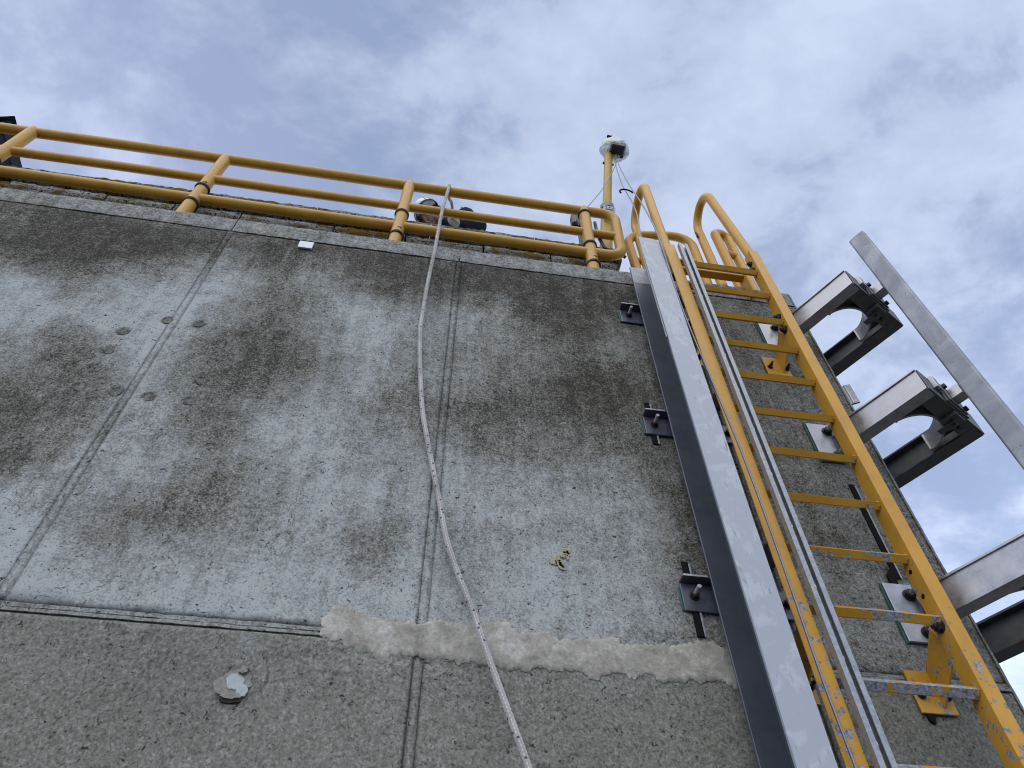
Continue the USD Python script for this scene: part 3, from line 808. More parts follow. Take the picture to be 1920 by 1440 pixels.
# lichen cushions on the ledge
for (lx, w) in ((-1.62, 0.13), (-0.33, 0.10), (-2.42, 0.05), (-1.33, 0.07), (0.62, 0.11), (1.05, 0.08), (-2.75, 0.12)):
    ms = []
    for k in range(40):
        s = trimesh.creation.icosphere(1, 0.006 + 0.010 * rng.random())
        s.vertices = s.vertices * [1.3, 0.8, 0.7] + [lx + w * rng.standard_normal() * 0.6, 0.07 + 0.03 * rng.random(), ZLEDGE + 0.0 + 0.05 * rng.random() ** 2]
        ms.append(s)
    part(wall, 'lichen_cushion', ms, 'moss')

for k in range(9):
    t = k / 8
    part(wall, 'lichen_smear', blob(0.630 - 0.036 * t + 0.014 * rng.standard_normal(), 3.615 - 0.085 * t, 0.009 + 0.006 * rng.random(), 0.011 + 0.009 * rng.random(), 31 + k, -0.0035, 0.003, 0.9), 'lichen_smear', smooth=30)
# small white tile glued on the face
tl = thing('wall_tile', 'small square white tile fixed high on the concrete wall under the railing', 'tile', (-0.94, 0, 5.895))
part(tl, 'tile', cbox((-0.985, -0.016, 5.855), (-0.895, -0.003, 5.935), 0.002), 'white_tile')

# ------------------------------------------------------------------ yellow guardrail
GY = 0.048
PX = [-4.62, -3.212, -1.807, -0.400, 1.001]
gr = thing('guardrail', 'long yellow tubular guardrail with three rails along the top of the wall', 'guardrail', (0, 0, ZLEDGE))
RT, RM, RB = 7.136, 6.764, 6.438
TR, MR, BR = 0.040, 0.034, 0.038


def rail_line(z, x0, x1, wob, n=40):
    xs = np.linspace(x0, x1, n)
    return np.stack([xs, GY + 0.004 * np.sin(xs * 1.3 + wob), z + 0.005 * np.sin(xs * 1.7 + wob)], 1)


# the top and bottom rails run into one rounded end loop
lp = fillet([(0.99, GY, RT), (1.258, GY, RT), (1.238, GY, RB), (0.99, GY, RB)], 0.11, 8)
part(gr, 'top_rail', tube(rail_line(RT, -5.8, 1.0, 0), TR, 20), 'yellow_paint')
part(gr, 'middle_rail', tube(rail_line(RM, -5.8, 1.23, 1), MR, 18), 'yellow_paint')
part(gr, 'bottom_rail', tube(rail_line(RB, -5.8, 1.0, 2), BR, 20), 'yellow_paint')
part(gr, 'end_loop', tube(lp, 0.041, 20), 'yellow_paint')
for k, pxx in enumerate(PX):
    zt = RT + (0.03 if k < 4 else 0.0)
    y0 = GY - 0.006
    po = part(gr, 'post', tube([(pxx - 0.006, y0, ZLEDGE + 0.002), (pxx, y0, 6.5), (pxx + 0.003, y0, RT - 0.035), (pxx + 0.003, y0, RT + 0.02)], [0.044, 0.044, 0.044, 0.036], 20), 'yellow_paint')
    rings = [6.335, 6.57] if k < 4 else [6.235, 6.52, 7.04]
    if k == 3:
        rings = [6.265, 6.60]
    for rz in rings:
        for dz in (0, 0.017):
            part(po, 'clamp_ring', tube([(pxx + 0.0475 * math.cos(t), y0 + 0.0475 * math.sin(t), rz + dz) for t in np.linspace(0, 2 * math.pi, 28, endpoint=False)], 0.0055, 8, closed=True), 'clamp_band' if dz else 'black_bolt')
    part(po, 'weld_slot', obox((pxx + 0.012, y0 - 0.0425, rings[0] + (0.28 if k == 2 else 0.075)), np.eye(3), (0.035, 0.006, 0.009), 0.002), 'black_plastic')
    part(po, 'foot_plate', cbox((pxx - 0.06, 0.004, ZLEDGE + 0.001), (pxx + 0.06, 0.10, ZLEDGE + 0.011), 0.002), 'yellow_paint')

# ------------------------------------------------------------------ rope hanging from the top rail
RP = [(-0.030, 0.37, 7.33), (-0.055, 0.22, 7.30), (-0.083, 0.10, 7.180), (-0.086, 0.048, 7.187), (-0.087, 0.005, 7.165), (-0.090, -0.008, 7.07), (-0.112, -0.040, 6.56), (-0.119, -0.05, 5.98), (-0.131, -0.045, 5.50), (-0.132, -0.040, 5.14), (-0.115, -0.036, 4.88),
      (-0.090, -0.033, 4.65), (-0.057, -0.030, 4.395), (-0.004, -0.028, 4.135), (0.034, -0.026, 3.965), (0.069, -0.026, 3.81), (0.112, -0.030, 3.605), (0.170, -0.036, 3.425), (0.230, -0.046, 3.263), (0.273, -0.058, 3.125), (0.323, -0.074, 2.97), (0.368, -0.092, 2.83), (0.408, -0.115, 2.70), (0.436, -0.140, 2.59), (0.55, -0.27, 2.05), (0.68, -0.45, 1.3), (0.74, -0.62, 0.5), (0.75, -0.75, 0.03), (0.85, -0.9, 0.02)]
from scipy.interpolate import PchipInterpolator
RP = np.array(RP)
tt = np.concatenate([[0], np.cumsum(np.linalg.norm(np.diff(RP, axis=0), axis=1))])
ts = np.linspace(0, tt[-1], 700)
RPs = PchipInterpolator(tt, RP)(ts)
rm, ruv = tube(RPs, 0.0124, 14, with_uv=True)
top_mesh('rope', rm, 'rope_look', 'white braided rope with dark flecks hanging from the top rail down the wall', 'rope', uv=ruv, smooth=True)

# ------------------------------------------------------------------ yellow ladder
LX0, LX1, RX0, RX1, LF = 1.413, 1.492, 2.045, 2.112, -0.25
LTOP = 6.20
ladder = thing('ladder', 'tall fixed yellow ladder with worn paint bolted to the concrete wall', 'ladder', ((LX0 + RX1) / 2, 0, 0.3))
part(ladder, 'rail', fuse([cbox((LX0, LF, 0.3), (LX1, LF + 0.007, LTOP - 0.05), 0.002), cbox((LX1 - 0.0075, LF + 0.004, 0.3), (LX1 - 0.0005, LF + 0.082, LTOP - 0.05), 0.002)]), 'yellow_ladder', smooth=25)
part(ladder, 'rail', fuse([cbox((RX0, LF, 0.3), (RX1, LF + 0.007, LTOP + 0.03), 0.002), cbox((RX0 + 0.0005, LF + 0.004, 0.3), (RX0 + 0.007, LF + 0.082, LTOP + 0.03), 0.002)]), 'yellow_ladder', smooth=25)
for k in range(11):
    zr = 2.98 + 0.2988 * (k - 0)
    cy, h = -0.212, 0.0245
    sag = 0.004 * math.sin(k * 2.1)
    sec = [(cy - h, 0), (cy - 0.0015, h - 0.0), (cy + 0.0015, h), (cy + h, 0), (cy + 0.0015, -h), (cy - 0.0015, -h)]
    V, F = [], []
    xs = np.linspace(LX1 - 0.001, RX0 + 0.004, 9)
    for x in xs:
        dzv = sag * math.sin(math.pi * (x - LX1) / (RX0 - LX1))
        for (yy, z_) in sec:
            V.append((x, yy, zr + z_ + dzv))
    ns = len(sec)
    for i in range(len(xs) - 1):
        for q in range(ns):
            a, b = i * ns + q, i * ns + (q + 1) % ns
            F += [(a, b, b + ns), (a, b + ns, a + ns)]
    m = trimesh.Trimesh(V, F, process=False)
    m.fix_normals()
    rp = part(ladder, 'rung', m, 'yellow_rung', smooth=20)
    for wx in (RX0 - 0.004,):
        w = trimesh.creation.icosphere(2, 1.0)
        w.vertices = w.vertices * [0.012, 0.022, 0.022] + [wx, cy, zr]
        part(rp, 'weld', w, 'yellow_paint')
for k in range(-8, 0):
    zr = 2.98 + 0.2988 * k
    part(ladder, 'rung', prism(Polygon([(-0.236, zr), (-0.212, zr + 0.0245), (-0.188, zr), (-0.212, zr - 0.0245)]), (LX1, 0, 0), (0, 1, 0), (0, 0, 1), RX0 - LX1), 'yellow_rung', smooth=20)

# step-through handrails: tubes bolted behind each rail, up, back and down to the roof


def handrail(x0, x1, yb, ztop, zback):
    pts = fillet([(x0, LF + 0.044, LTOP - 0.42), (x0, LF + 0.044, LTOP), (x1, LF + 0.044, ztop), (x1, yb, zback), (x1, yb, 6.12)], 0.15, 9)
    return tube(pts, 0.034, 20)


part(ladder, 'handrail', handrail(1.452, 1.452, 0.120, 7.315, 7.24), 'yellow_ladder')
part(ladder, 'handrail', handrail(2.078, 1.968, 0.066, 7.29, 7.25), 'yellow_ladder')
for (bx, s) in ((LX0 - 0.004, -1), (RX0 - 0.004, -1)):
    for bz in (LTOP - 0.10, LTOP - 0.18):
        part(ladder, 'bolt', fuse([hexnut((bx + 0.004, LF + 0.044, bz), (s, 0, 0), 0.020, 0.018), cyl((bx + 0.003, LF + 0.044, bz), (bx - 0.026, LF + 0.044, bz), 0.011, 12)]), 'black_bolt')


# standoffs: wall plate, triangular gusset and a bolt through the rail
def standoff(xr, zc, side, second=True):
    xp = xr - 0.025 * side * 0
    a = part(ladder, 'standoff', fuse([prism(Polygon([(-0.012, zc - 0.075), (-0.012, zc + 0.085), (LF + 0.105, zc + 0.20), (LF + 0.060, zc + 0.06), (LF + 0.085, zc + 0.03)]), (xr - 0.004, -0.002, 0), (0, 1, 0), (0, 0, 1), 0.008),
                                  cbox((xr - 0.102, -0.021, zc - 0.09), (xr + 0.05, -0.011, zc + 0.085), 0.002)]), 'yellow_ladder', smooth=20)
    return a


for zc in (3.09, 5.175):
    s1 = standoff(2.052, zc, 1)
    s2 = standoff(1.497, zc, -1)
    for xr, so in ((2.052, s1), (1.497, s2)):
        for dx in (-0.075, 0.032):
            stud(so, 'anchor_bolt', (xr + dx, -0.021, zc - 0.02), (0, -1, 0), 0.007, 0.045, 0.013, 0.017, 'black_bolt')
for (bz, by) in ((3.255, LF + 0.042), (5.30, LF + 0.042), (5.43, LF + 0.042)):
    part(ladder, 'bolt', fuse([tube([(RX0 + 0.001, by, bz), (RX0 - 0.004, by, bz)], 0.026, 18), hexnut((RX0 - 0.003, by, bz), (-1, 0, 0), 0.021, 0.017), cyl((RX0 - 0.010, by, bz), (RX0 - 0.034, by, bz), 0.012, 12)]), 'black_bolt')
for bz in (3.40, 3.52):
    part(ladder, 'bolt_hole', tube([(RX0 + 0.003, LF + 0.05, bz), (RX0 - 0.0012, LF + 0.05, bz)], 0.010, 14), 'recess')

# fall-arrest channel beside the left rail: two bright lips and a dark slot
sx0, sx1 = 1.500, 1.561
cs = Polygon([(sx0, -0.292), (sx0 + 0.021, -0.292), (sx0 + 0.021, -0.287), (sx0 + 0.003, -0.287), (sx0 + 0.003, -0.265), (sx1 - 0.003, -0.265), (sx1 - 0.003, -0.287), (sx1 - 0.021, -0.287), (sx1 - 0.021, -0.292), (sx1, -0.292), (sx1, -0.262), (sx0, -0.262)])
sr = part(ladder, 'safety_channel', prism(cs, (0, 0, 0.3), (1, 0, 0), (0, 1, 0), 5.8), 'galvanised', smooth=False)
for k in range(14):
    bz = 5.72 - 0.30 * k
    part(sr, 'lug', [cbox((sx0 + 0.018, -0.290, bz), (sx0 + 0.026, -0.276, bz + 0.016), 0.001)], 'bolt_steel')

# ------------------------------------------------------------------ guard frames behind the ladder, on the roof
gf = thing('guard_hoop', 'wide yellow tube hoop standing on the roof behind the ladder head', 'guard hoop', (1.6, 0.1, 6.1))
part(gf, 'hoop', tube(fillet([(1.395, 0.16, 6.1), (1.355, 0.13, 6.98), (1.885, 0.10, 7.06), (1.905, 0.14, 6.1)], 0.15, 9), 0.036, 20), 'yellow_ladder')
part(gf, 'middle_rail', tube([(1.385, 0.15, 6.60), (1.895, 0.12, 6.66)], 0.031, 16), 'yellow_ladder')
part(gf, 'step_bar', cbox((1.50, -0.06, 6.20), (2.09, 0.0, 6.24), 0.004), 'yellow_rung')
part(gf, 'step_bar', cbox((1.42, 0.05, 6.13), (2.10, 0.10, 6.17), 0.004), 'yellow_rung')
part(gf, 'brace', obox((2.085, -0.03, 6.10), np.eye(3), (0.02, 0.10, 0.26), 0.003), 'yellow_ladder')
part(gf, 'brace', obox((1.40, -0.06, 5.98), [[1, 0, 0], [0, 0.94, 0.34], [0, -0.34, 0.94]], (0.012, 0.16, 0.34), 0.003), 'yellow_ladder')
part(gf, 'clip_plate', obox((1.95, 0.07, 7.0), [[0.8, 0.6, 0], [-0.6, 0.8, 0], [0, 0, 1]], (0.09, 0.012, 0.07), 0.003), 'black_bolt')

gl = thing('guard_hoop', 'narrow yellow tube hoop on the roof behind the right ladder rail', 'guard hoop', (2.15, 0.3, 6.1))
part(gl, 'hoop', tube(fillet([(2.105, 0.065, 6.1), (2.100, 0.065, 7.13), (2.23, 0.10, 7.16), (2.235, 0.10, 6.1)], 0.07, 9), 0.036, 20), 'yellow_ladder')
part(gl, 'middle_rail', tube([(2.105, 0.065, 6.78), (2.235, 0.10, 6.80)], 0.030, 16), 'yellow_ladder')

# ------------------------------------------------------------------ film-covered steel I-beam beside the ladder
beam = thing('steel_beam', 'long vertical steel I-beam with pale film on its front flange and dark back flange', 'steel beam', (1.28, -0.18, 0.3))
bx0, bx1, bt = 1.212, 1.347, 6.07
fp = Polygon([(bx0, 0.3), (bx1, 0.3), (bx1, bt - 0.055)] + [(bx1 - 0.055 + 0.055 * math.cos(t), bt - 0.055 + 0.055 * math.sin(t)) for t in np.linspace(0, math.pi / 2, 9)] + [(bx0, bt)])
part(beam, 'front_flange', prism(fp, (0, -0.296, 0), (1, 0, 0), (0, 0, 1), 0.012), 'film', smooth=20)
part(beam, 'web', cbox((1.325, -0.2955, 0.3), (1.333, -0.0775, bt - 0.002), 0.001), 'dark_steel', smooth=False)
part(beam, 'back_flange', cbox((bx0, -0.077, 0.3), (bx1, -0.064, bt), 0.002), 'dark_steel', smooth=20)
part(beam, 'film_remnant', cbox((bx0 + 0.002, -0.0785, bt - 0.21), (bx1 - 0.004, -0.0774, bt - 0.002), 0.0003), 'film', smooth=False)

# angle clips that hold the beam on the wall
CLZ = [5.60, 4.56, 3.50]
CLL = ['dark steel angle clip holding the beam to the wall, topmost, just under the railing end', 'dark steel angle clip with one bolt behind the beam, middle one of the three', 'lowest dark steel angle clip on the beam, just above the tan mortar band']
cl0 = thing('angle_clip', CLL[0], 'angle clip', (1.34, 0, CLZ[0]), 'angle clips holding the steel beam')
P0 = np.array([0, 0, CLZ[0]])
xl, xr = 1.098, 1.588
part(cl0, 'wall_leg', cbox(P0 + (xl, -0.016, -0.135), P0 + (xr, -0.0055, 0.0), 0.003), 'dark_steel', smooth=20)
part(cl0, 'top_leg', cbox(P0 + (xl, -0.063, -0.0005), P0 + (1.40, -0.0055, 0.012), 0.003), 'dark_steel', smooth=20)
part(cl0, 'edge', cbox(P0 + (xl + 0.002, -0.0655, 0.0005), P0 + (1.205, -0.0638, 0.010), 0.0005), 'bolt_steel', smooth=False)
for bx in (1.150, 1.555):
    stud(cl0, 'bolt', P0 + (bx, -0.016, -0.062), (0, -1, 0), 0.010, 0.07, 0.019, 0.022)
part(cl0, 'sealant', cbox(P0 + (xl - 0.010, -0.010, -0.13), P0 + (xl - 0.0005, -0.004, -0.02), 0.002), 'teal_sealant')
part(cl0, 'end_stub', cbox(P0 + (1.535, -0.05, 0.13), P0 + (1.560, -0.005, 0.24), 0.003), 'dark_steel')
for k in (1, 2):
    copy_of(cl0, 'angle_clip', (1.34, 0, CLZ[k]), CLL[k], 'angle clip', 'angle clips holding the steel beam')

# ------------------------------------------------------------------ pipe brackets at the wall corner
A = math.radians(29)
VX, UX = np.array([math.cos(A), math.sin(A), 0]), np.array([math.sin(A), -math.cos(A), 0])
O = np.array([2.15, 0, 0])
BZ = [5.455, 4.445, 3.385]
BLL = ['U-shaped stainless pipe bracket on the wall corner, topmost, under the end of the grey post', 'U-shaped stainless pipe bracket on the wall corner, middle one of the three', 'U-shaped stainless pipe bracket on the wall corner, lowest one, cut by the frame edge']
bo = O + [0, 0, BZ[0]]
br0 = thing('pipe_bracket', BLL[0], 'pipe bracket', tuple(bo), 'pipe brackets on the wall corner')


def vb(v0, v1, u0, u1, z0, z1, c=0.002):
    """Chamfered box in the bracket's own axes."""
    b = cbox((v0, u0, z0), (v1, u1, z1), c)
    V = b.vertices
    b.vertices = V[:, :1] * VX + V[:, 1:2] * UX + V[:, 2:3] * [0, 0, 1] + bo
    b.invert()
    return b


def vpoly(poly, z0, z1):
    m = tri([trimesh.creation.extrude_polygon(g_, z1 - z0, engine='earcut') for g_ in getattr(poly, 'geoms', [poly])])
    V = m.vertices
    m.vertices = V[:, :1] * VX + V[:, 1:2] * UX + (V[:, 2:3] + z0) * [0, 0, 1] + bo
    m.invert()
    return m


H = 0.155


def vprofile(pts, u0, u1):
    """A (v, z) section drawn out along u."""
    m = trimesh.creation.extrude_polygon(Polygon(pts), u1 - u0, engine='earcut')
    V = m.vertices
    m.vertices = V[:, :1] * VX + (V[:, 2:3] + u0) * UX + V[:, 1:2] * [0, 0, 1] + bo
    m.fix_normals()
    return m


def isec(v0, v1, w0, w1, t=0.010):
    return [(v0, 0), (v1, 0), (v1, t), (w1, t), (w1, H - t), (v1, H - t), (v1, H), (v0, H), (v0, H - t), (w0, H - t), (w0, t), (v0, t)]


part(br0, 'arm', vprofile(isec(-0.026, 0.050, -0.018, -0.010), 0.045, 0.558), 'stainless', smooth=20)
part(br0, 'arm', vprofile(isec(0.405, 0.496, 0.446, 0.454), 0.030, 0.558), 'stainless_dull', smooth=20)
part(br0, 'cross_beam', fuse([vb(0.0505, 0.4045, 0.478, 0.5595, H - 0.010, H), vb(0.0505, 0.4045, 0.478, 0.5595, 0, 0.010), vb(-0.0095, 0.4955, 0.5585, 0.566, 0.001, H - 0.001)]), 'stainless_dull', smooth=20)
cc = (0.2265, 0.305)
hole = Point(cc).buffer(0.172, 32)
plate = sbox(0.047, 0.345, 0.404, 0.477).difference(hole)
part(br0, 'saddle_plate', vpoly(plate, 0.052, 0.064), 'stainless_dull', smooth=20)
half = Point(cc).buffer(0.1715, 32).difference(Point(cc).buffer(0.160, 32)).intersection(sbox(0.0, 0.335, 0.5, 0.6))
sad = part(br0, 'saddle_ring', vpoly(half, 0.012, 0.125), 'stainless', smooth=40)
for vv in (0.064, 0.389):
    part(sad, 'ear', vb(vv - 0.010, vv + 0.010, 0.323, 0.3345, 0.012, 0.125), 'stainless')
part(br0, 'clamp_block', vb(0.215, 0.305, 0.470, 0.560, -0.022, -0.0005), 'stainless_dull')
part(br0, 'clamp_bar', vb(0.245, 0.285, 0.430, 0.520, -0.030, -0.0225), 'stainless_dull')
part(br0, 'bolt', vb(0.235, 0.262, 0.500, 0.527, -0.045, -0.0305), 'black_bolt')
part(br0, 'bolt', vb(0.325, 0.345, 0.500, 0.520, -0.014, -0.0005), 'black_bolt')
part(br0, 'end_plate', vb(0.135, 0.335, 0.5665, 0.578, 0.005, 0.150), 'stainless_dull')
part(br0, 'end_plate', vb(0.150, 0.320, 0.5785, 0.588, 0.015, 0.140), 'stainless_dull')
part(br0, 'tab', vb(0.075, 0.125, 0.5665, 0.590, 0.065, 0.150), 'stainless')
part(br0, 'stub', vb(0.192, 0.258, 0.5885, 0.646, 0.048, 0.118), 'stainless')
part(br0, 'bolt', vb(0.150, 0.172, 0.5885, 0.606, 0.105, 0.127), 'black_bolt')
part(br0, 'bolt', vb(0.280, 0.302, 0.5885, 0.606, 0.020, 0.042), 'black_bolt')
# plate on the main face with stiffener and two anchors
bz = BZ[0]
pl_ = part(br0, 'wall_plate', cbox((2.040, -0.020, bz - 0.075), (2.175, -0.0075, bz + 0.215), 0.002), 'stainless', smooth=20)
for dz in (0.155, -0.03):
    stud(pl_, 'anchor_bolt', (2.142, -0.020, bz + dz), (0, -1, 0), 0.012, 0.080, 0.023, 0.030)
part(pl_, 'sealant', cbox((2.030, -0.012, bz - 0.08), (2.0395, -0.004, bz + 0.218), 0.002), 'teal_sealant')
part(br0, 'wall_plate', obox(np.array([WX1 + ch * 0.87 + 0.2 * c58, ch * 0.5 + 0.2 * s58, bz + 0.07]) + np.array([s58, -c58, 0]) * 0.008, [[c58, s58, 0], [-s58, c58, 0], [0, 0, 1]], (0.16, 0.012, 0.29), 0.002), 'stainless_dull')
for k in (1, 2):
    copy_of(br0, 'pipe_bracket', (2.15, 0, BZ[k]), BLL[k], 'pipe bracket', 'pipe brackets on the wall corner')

# small galvanised plate on the return face
ep = thing('corner_plate', 'small pale steel plate sticking out past the wall edge above the middle bracket', 'plate', (2.44, 0.05, 4.95))
part(ep, 'plate', obox((2.435, 0.025, 5.02), [[c58, s58, 0], [-s58, c58, 0], [0, 0, 1]], (0.012, 0.10, 0.17), 0.002), 'galvanised')
part(ep, 'lip', obox((2.448, 0.012, 5.02), [[c58, s58, 0], [-s58, c58, 0], [0, 0, 1]], (0.016, 0.010, 0.17), 0.002), 'stainless')

# ------------------------------------------------------------------ grey post carried by the brackets
po_ = thing('grey_post', 'long scuffed grey rectangular steel post held out from the brackets against the sky', 'post', (2.6, -0.5, 0.3))


def rounded_bar(v0, v1, u0, u1, z0, z1, r=0.012):
    p = sbox(v0 + r, u0 + r, v1 - r, u1 - r).buffer(r, 5)
    m = trimesh.creation.extrude_polygon(p, z1 - z0, engine='earcut')
    V = m.vertices
    m.vertices = V[:, :1] * VX + V[:, 1:2] * UX + (V[:, 2:3] + z0) * [0, 0, 1] + O
    m.invert()
    return m


part(po_, 'tube', rounded_bar(0.198, 0.252, 0.647, 0.757, 0.3, 6.10), 'scuffed_tube', smooth=40)
part(po_, 'end_cap', rounded_bar(0.200, 0.250, 0.649, 0.755, 6.1005, 6.106), 'scuffed_tube', smooth=40)

# ------------------------------------------------------------------ davit with plastic-wrapped head
dv = thing('davit', 'leaning yellow davit post with its winch head wrapped in clear plastic', 'davit', (1.27, 0.35, 6.1))
db, dm, dt = np.array([1.150, 0.40, 6.1]), np.array([1.290, 0.335, 7.42]), np.array([1.425, 0.20, 8.76])
ax = (dt - db) / np.linalg.norm(dt - db)
part(dv, 'sleeve', tube([db, db + ax * 1.66], 0.054, 20), 'yellow_davit')
part(dv, 'collar', tube([db + ax * 1.63, db + ax * 1.70], 0.062, 20), 'clamp_band')
part(dv, 'pole', tube([db + ax * 1.70, dt + ax * 0.1], 0.041, 20), 'yellow_davit')
sidev = np.cross(ax, [0, 1, 0]); sidev /= np.linalg.norm(sidev)
fr = np.cross(sidev, ax)
if fr[1] > 0:
    fr = -fr
part(dv, 'bolt', [cyl(dt - ax * 0.10 - sidev * 0.055, dt - ax * 0.10 + sidev * 0.055, 0.013, 10)], 'black_bolt')
hc = dt + ax * 0.20 + np.array([0.060, -0.02, 0.0])
part(dv, 'winch_body', fuse([obox(hc - ax * 0.075 + fr * 0.050 + np.array([0.015, 0, 0]), [sidev, fr, ax], (0.150, 0.11, 0.10), 0.014), obox(hc - ax * 0.06 + sidev * np.sign(sidev[0]) * 0.075, [sidev, fr, ax], (0.03, 0.06, 0.11), 0.006)]), 'black_plastic')
part(dv, 'drum', cyl(hc - ax * 0.075 - sidev * 0.06 + fr * 0.05, hc - ax * 0.075 + sidev * 0.06 + fr * 0.05, 0.032, 16), 'stainless')
sph = trimesh.creation.icosphere(4, 1.0)
q = sph.vertices
rad = 1 + 0.16 * (meshkit.fbm(q * 2.2 + 5, 4, 9) - 0.5) * 2 - 0.10 * np.clip(-q[:, 2] - 0.3, 0, 1)
sph.vertices = (q * rad[:, None]) * [0.148, 0.125, 0.135] + hc
part(dv, 'plastic_wrap', sph, 'plastic_sheet', smooth=30)
tp = hc + ax * 0.155 - sidev * np.sign(sidev[0]) * 0.045
part(dv, 'top_lug', fuse([obox(tp + ax * 0.055 - sidev * 0.026, [sidev, fr, ax], (0.012, 0.02, 0.17), 0.002), obox(tp + ax * 0.055 + sidev * 0.026, [sidev, fr, ax], (0.012, 0.02, 0.17), 0.002), obox(tp + ax * 0.139, [sidev, fr, ax], (0.078, 0.024, 0.024), 0.002), obox(tp + ax * 0.045, [sidev, fr, ax], (0.06, 0.02, 0.10), 0.002)]), 'black_painted_steel')
# control box on the sleeve
cb = db + ax * 1.46 + fr * 0.075
bxp = part(dv, 'control_box', obox(cb, [sidev, fr, ax], (0.105, 0.05, 0.17), 0.006), 'grey_box')
for z, h in ((0.018, 0.018), (-0.028, 0.022), (-0.062, 0.012)):
    part(bxp, 'vent', obox(cb + fr * 0.026 + ax * z, [sidev, fr, ax], (0.07, 0.004, h), 0.001), 'black_plastic')
for d in (-0.03, 0, 0.03):
    part(bxp, 'indicator', obox(cb + fr * 0.026 + ax * 0.055 + sidev * d, [sidev, fr, ax], (0.013, 0.004, 0.013), 0.001), 'black_plastic')

wn = thing('hand_winch', 'small black winch behind the last guardrail post', 'winch', (1.02, 0.22, 7.2))
part(wn, 'housing', fuse([cbox((0.955, 0.20, 7.24), (1.085, 0.28, 7.42), 0.012), cbox((1.07, 0.21, 7.28), (1.125, 0.27, 7.40), 0.006)]), 'black_plastic')
part(wn, 'stand', cyl((1.02, 0.25, 6.5), (1.02, 0.25, 7.25), 0.02, 12), 'black_plastic')
part(wn, 'handle', tube(fillet([(0.99, 0.20, 7.20), (0.985, 0.14, 7.20), (0.985, 0.14, 7.05)], 0.02), 0.012, 10), 'black_plastic')

lever = top_mesh('black_hose', tube(fillet([(1.085, 0.06, 6.98), (1.095, 0.08, 6.80), (1.145, 0.10, 6.62), (1.23, 0.10, 6.625), (1.30, 0.12, 6.58)], 0.08), 0.013, 10), 'black_plastic', 'bent black hose beside the last guardrail post and the davit foot', 'hose')


def wire(name, pts, r, label, cat='cable', mat='cable', sm=60):
    pts = np.array(pts, float)
    t = np.concatenate([[0], np.cumsum(np.linalg.norm(np.diff(pts, axis=0), axis=1))])
    return top_mesh(name, tube(PchipInterpolator(t, pts)(np.linspace(0, t[-1], sm)), r, 8), mat, label, cat)


ho = hc - ax * 0.125
wire('cable', [ho + [0.03, 0, 0], (1.245, 0.16, 7.85), (1.04, 0.20, 7.42)], 0.004, 'thin steel cable from the wrapped davit head down left to the small winch')
wire('cable', [ho + [-0.01, 0, 0], (1.39, 0.02, 7.75), (1.335, -0.15, 6.98), (1.275, -0.26, 6.42), (1.206, -0.305, 5.75), (1.204, -0.306, 4.9)], 0.005, 'thin cable from the davit head to the left edge of the pale beam')
wire('cable', [ho + [0.0, 0, 0], (1.41, -0.05, 7.62), (1.375, -0.25, 6.55), (1.352, -0.318, 6.03), (1.356, -0.30, 5.35), (1.392, -0.29, 4.55), (1.419, -0.285, 3.985), (1.428, -0.275, 3.45), (1.424, -0.272, 2.95), (1.432, -0.268, 2.63), (1.42, -0.29, 1.8)], 0.0052, 'long thin cable running down between the pale beam and the left ladder rail', sm=120)
hook = thing('cable_hook', 'small dark hook on the cables left of the ladder handrail', 'hook', (1.33, -0.05, 7.2))
hp = P_ = np.array([1.352, -0.08, 7.33])
part(hook, 'hook', tube([hp + [0.055 * math.cos(t) - 0.0, 0, 0.055 * math.sin(t)] for t in np.linspace(0.2, math.pi + 0.5, 14)], 0.007, 8), 'black_painted_steel')

# ------------------------------------------------------------------ dark steel boom at the far left
bm = thing('dark_boom', 'dark blue-black steel boom leaning behind the left end of the guardrail', 'boom', (-3.4, 0.5, 6.1))
b0, b1 = np.array([-3.27, 0.62, 6.95]), np.array([-4.12, 0.62, 8.36])
bd = (b1 - b0) / np.linalg.norm(b1 - b0)
bn = np.array([bd[2], 0, -bd[0]])            # to the right, across the boom
bn = bn / np.linalg.norm(bn)
L = np.linalg.norm(b1 - b0)
mid = (b0 + b1) / 2
axs = [bn, np.array([0, 1.0, 0]), bd]
part(bm, 'flange', obox(mid - bn * 0.02, axs, (0.07, 0.20, L), 0.004), 'black_painted_steel')
part(bm, 'flange', obox(mid - bn * 0.36, axs, (0.07, 0.20, L), 0.004), 'black_painted_steel')
for s in (-0.42, -0.12, 0.16, 0.42):
    part(bm, 'batten', obox(mid + bd * L * s - bn * 0.19, axs, (0.268, 0.17, 0.05), 0.004), 'black_painted_steel')
part(bm, 'web', obox(mid - bn * 0.19, axs, (0.268, 0.10, L), 0.004), 'black_painted_steel')
part(bm, 'end_plate', obox(b1 - bn * 0.17 + bd * 0.012, axs, (0.46, 0.26, 0.022), 0.004), 'black_painted_steel')
for d in (-0.05, -0.14, -0.27):
    part(bm, 'peg', obox(b1 + bn * d + bd * 0.05, [axs[0], axs[1], axs[2]], (0.05, 0.03, 0.06), 0.003), 'black_painted_steel')
part(bm, 'pin', [cyl(b1 - bd * 0.22 + bn * 0.0, b1 - bd * 0.22 + bn * 0.085, 0.022, 12)], 'black_painted_steel')
part(bm, 'pin', [cyl(b1 - bd * 0.52 + bn * 0.0, b1 - bd * 0.52 + bn * 0.06, 0.012, 12)], 'black_painted_steel')
part(bm, 'base', cbox((-3.45, 0.46, 6.09), (-3.05, 0.78, 7.0), 0.006), 'black_painted_steel')

# ------------------------------------------------------------------ person leaning over the edge
ps = thing('person', 'person in white helmet and navy jacket leaning over the parapet and holding the rope', 'person', (0.2, 0.9, 6.09))


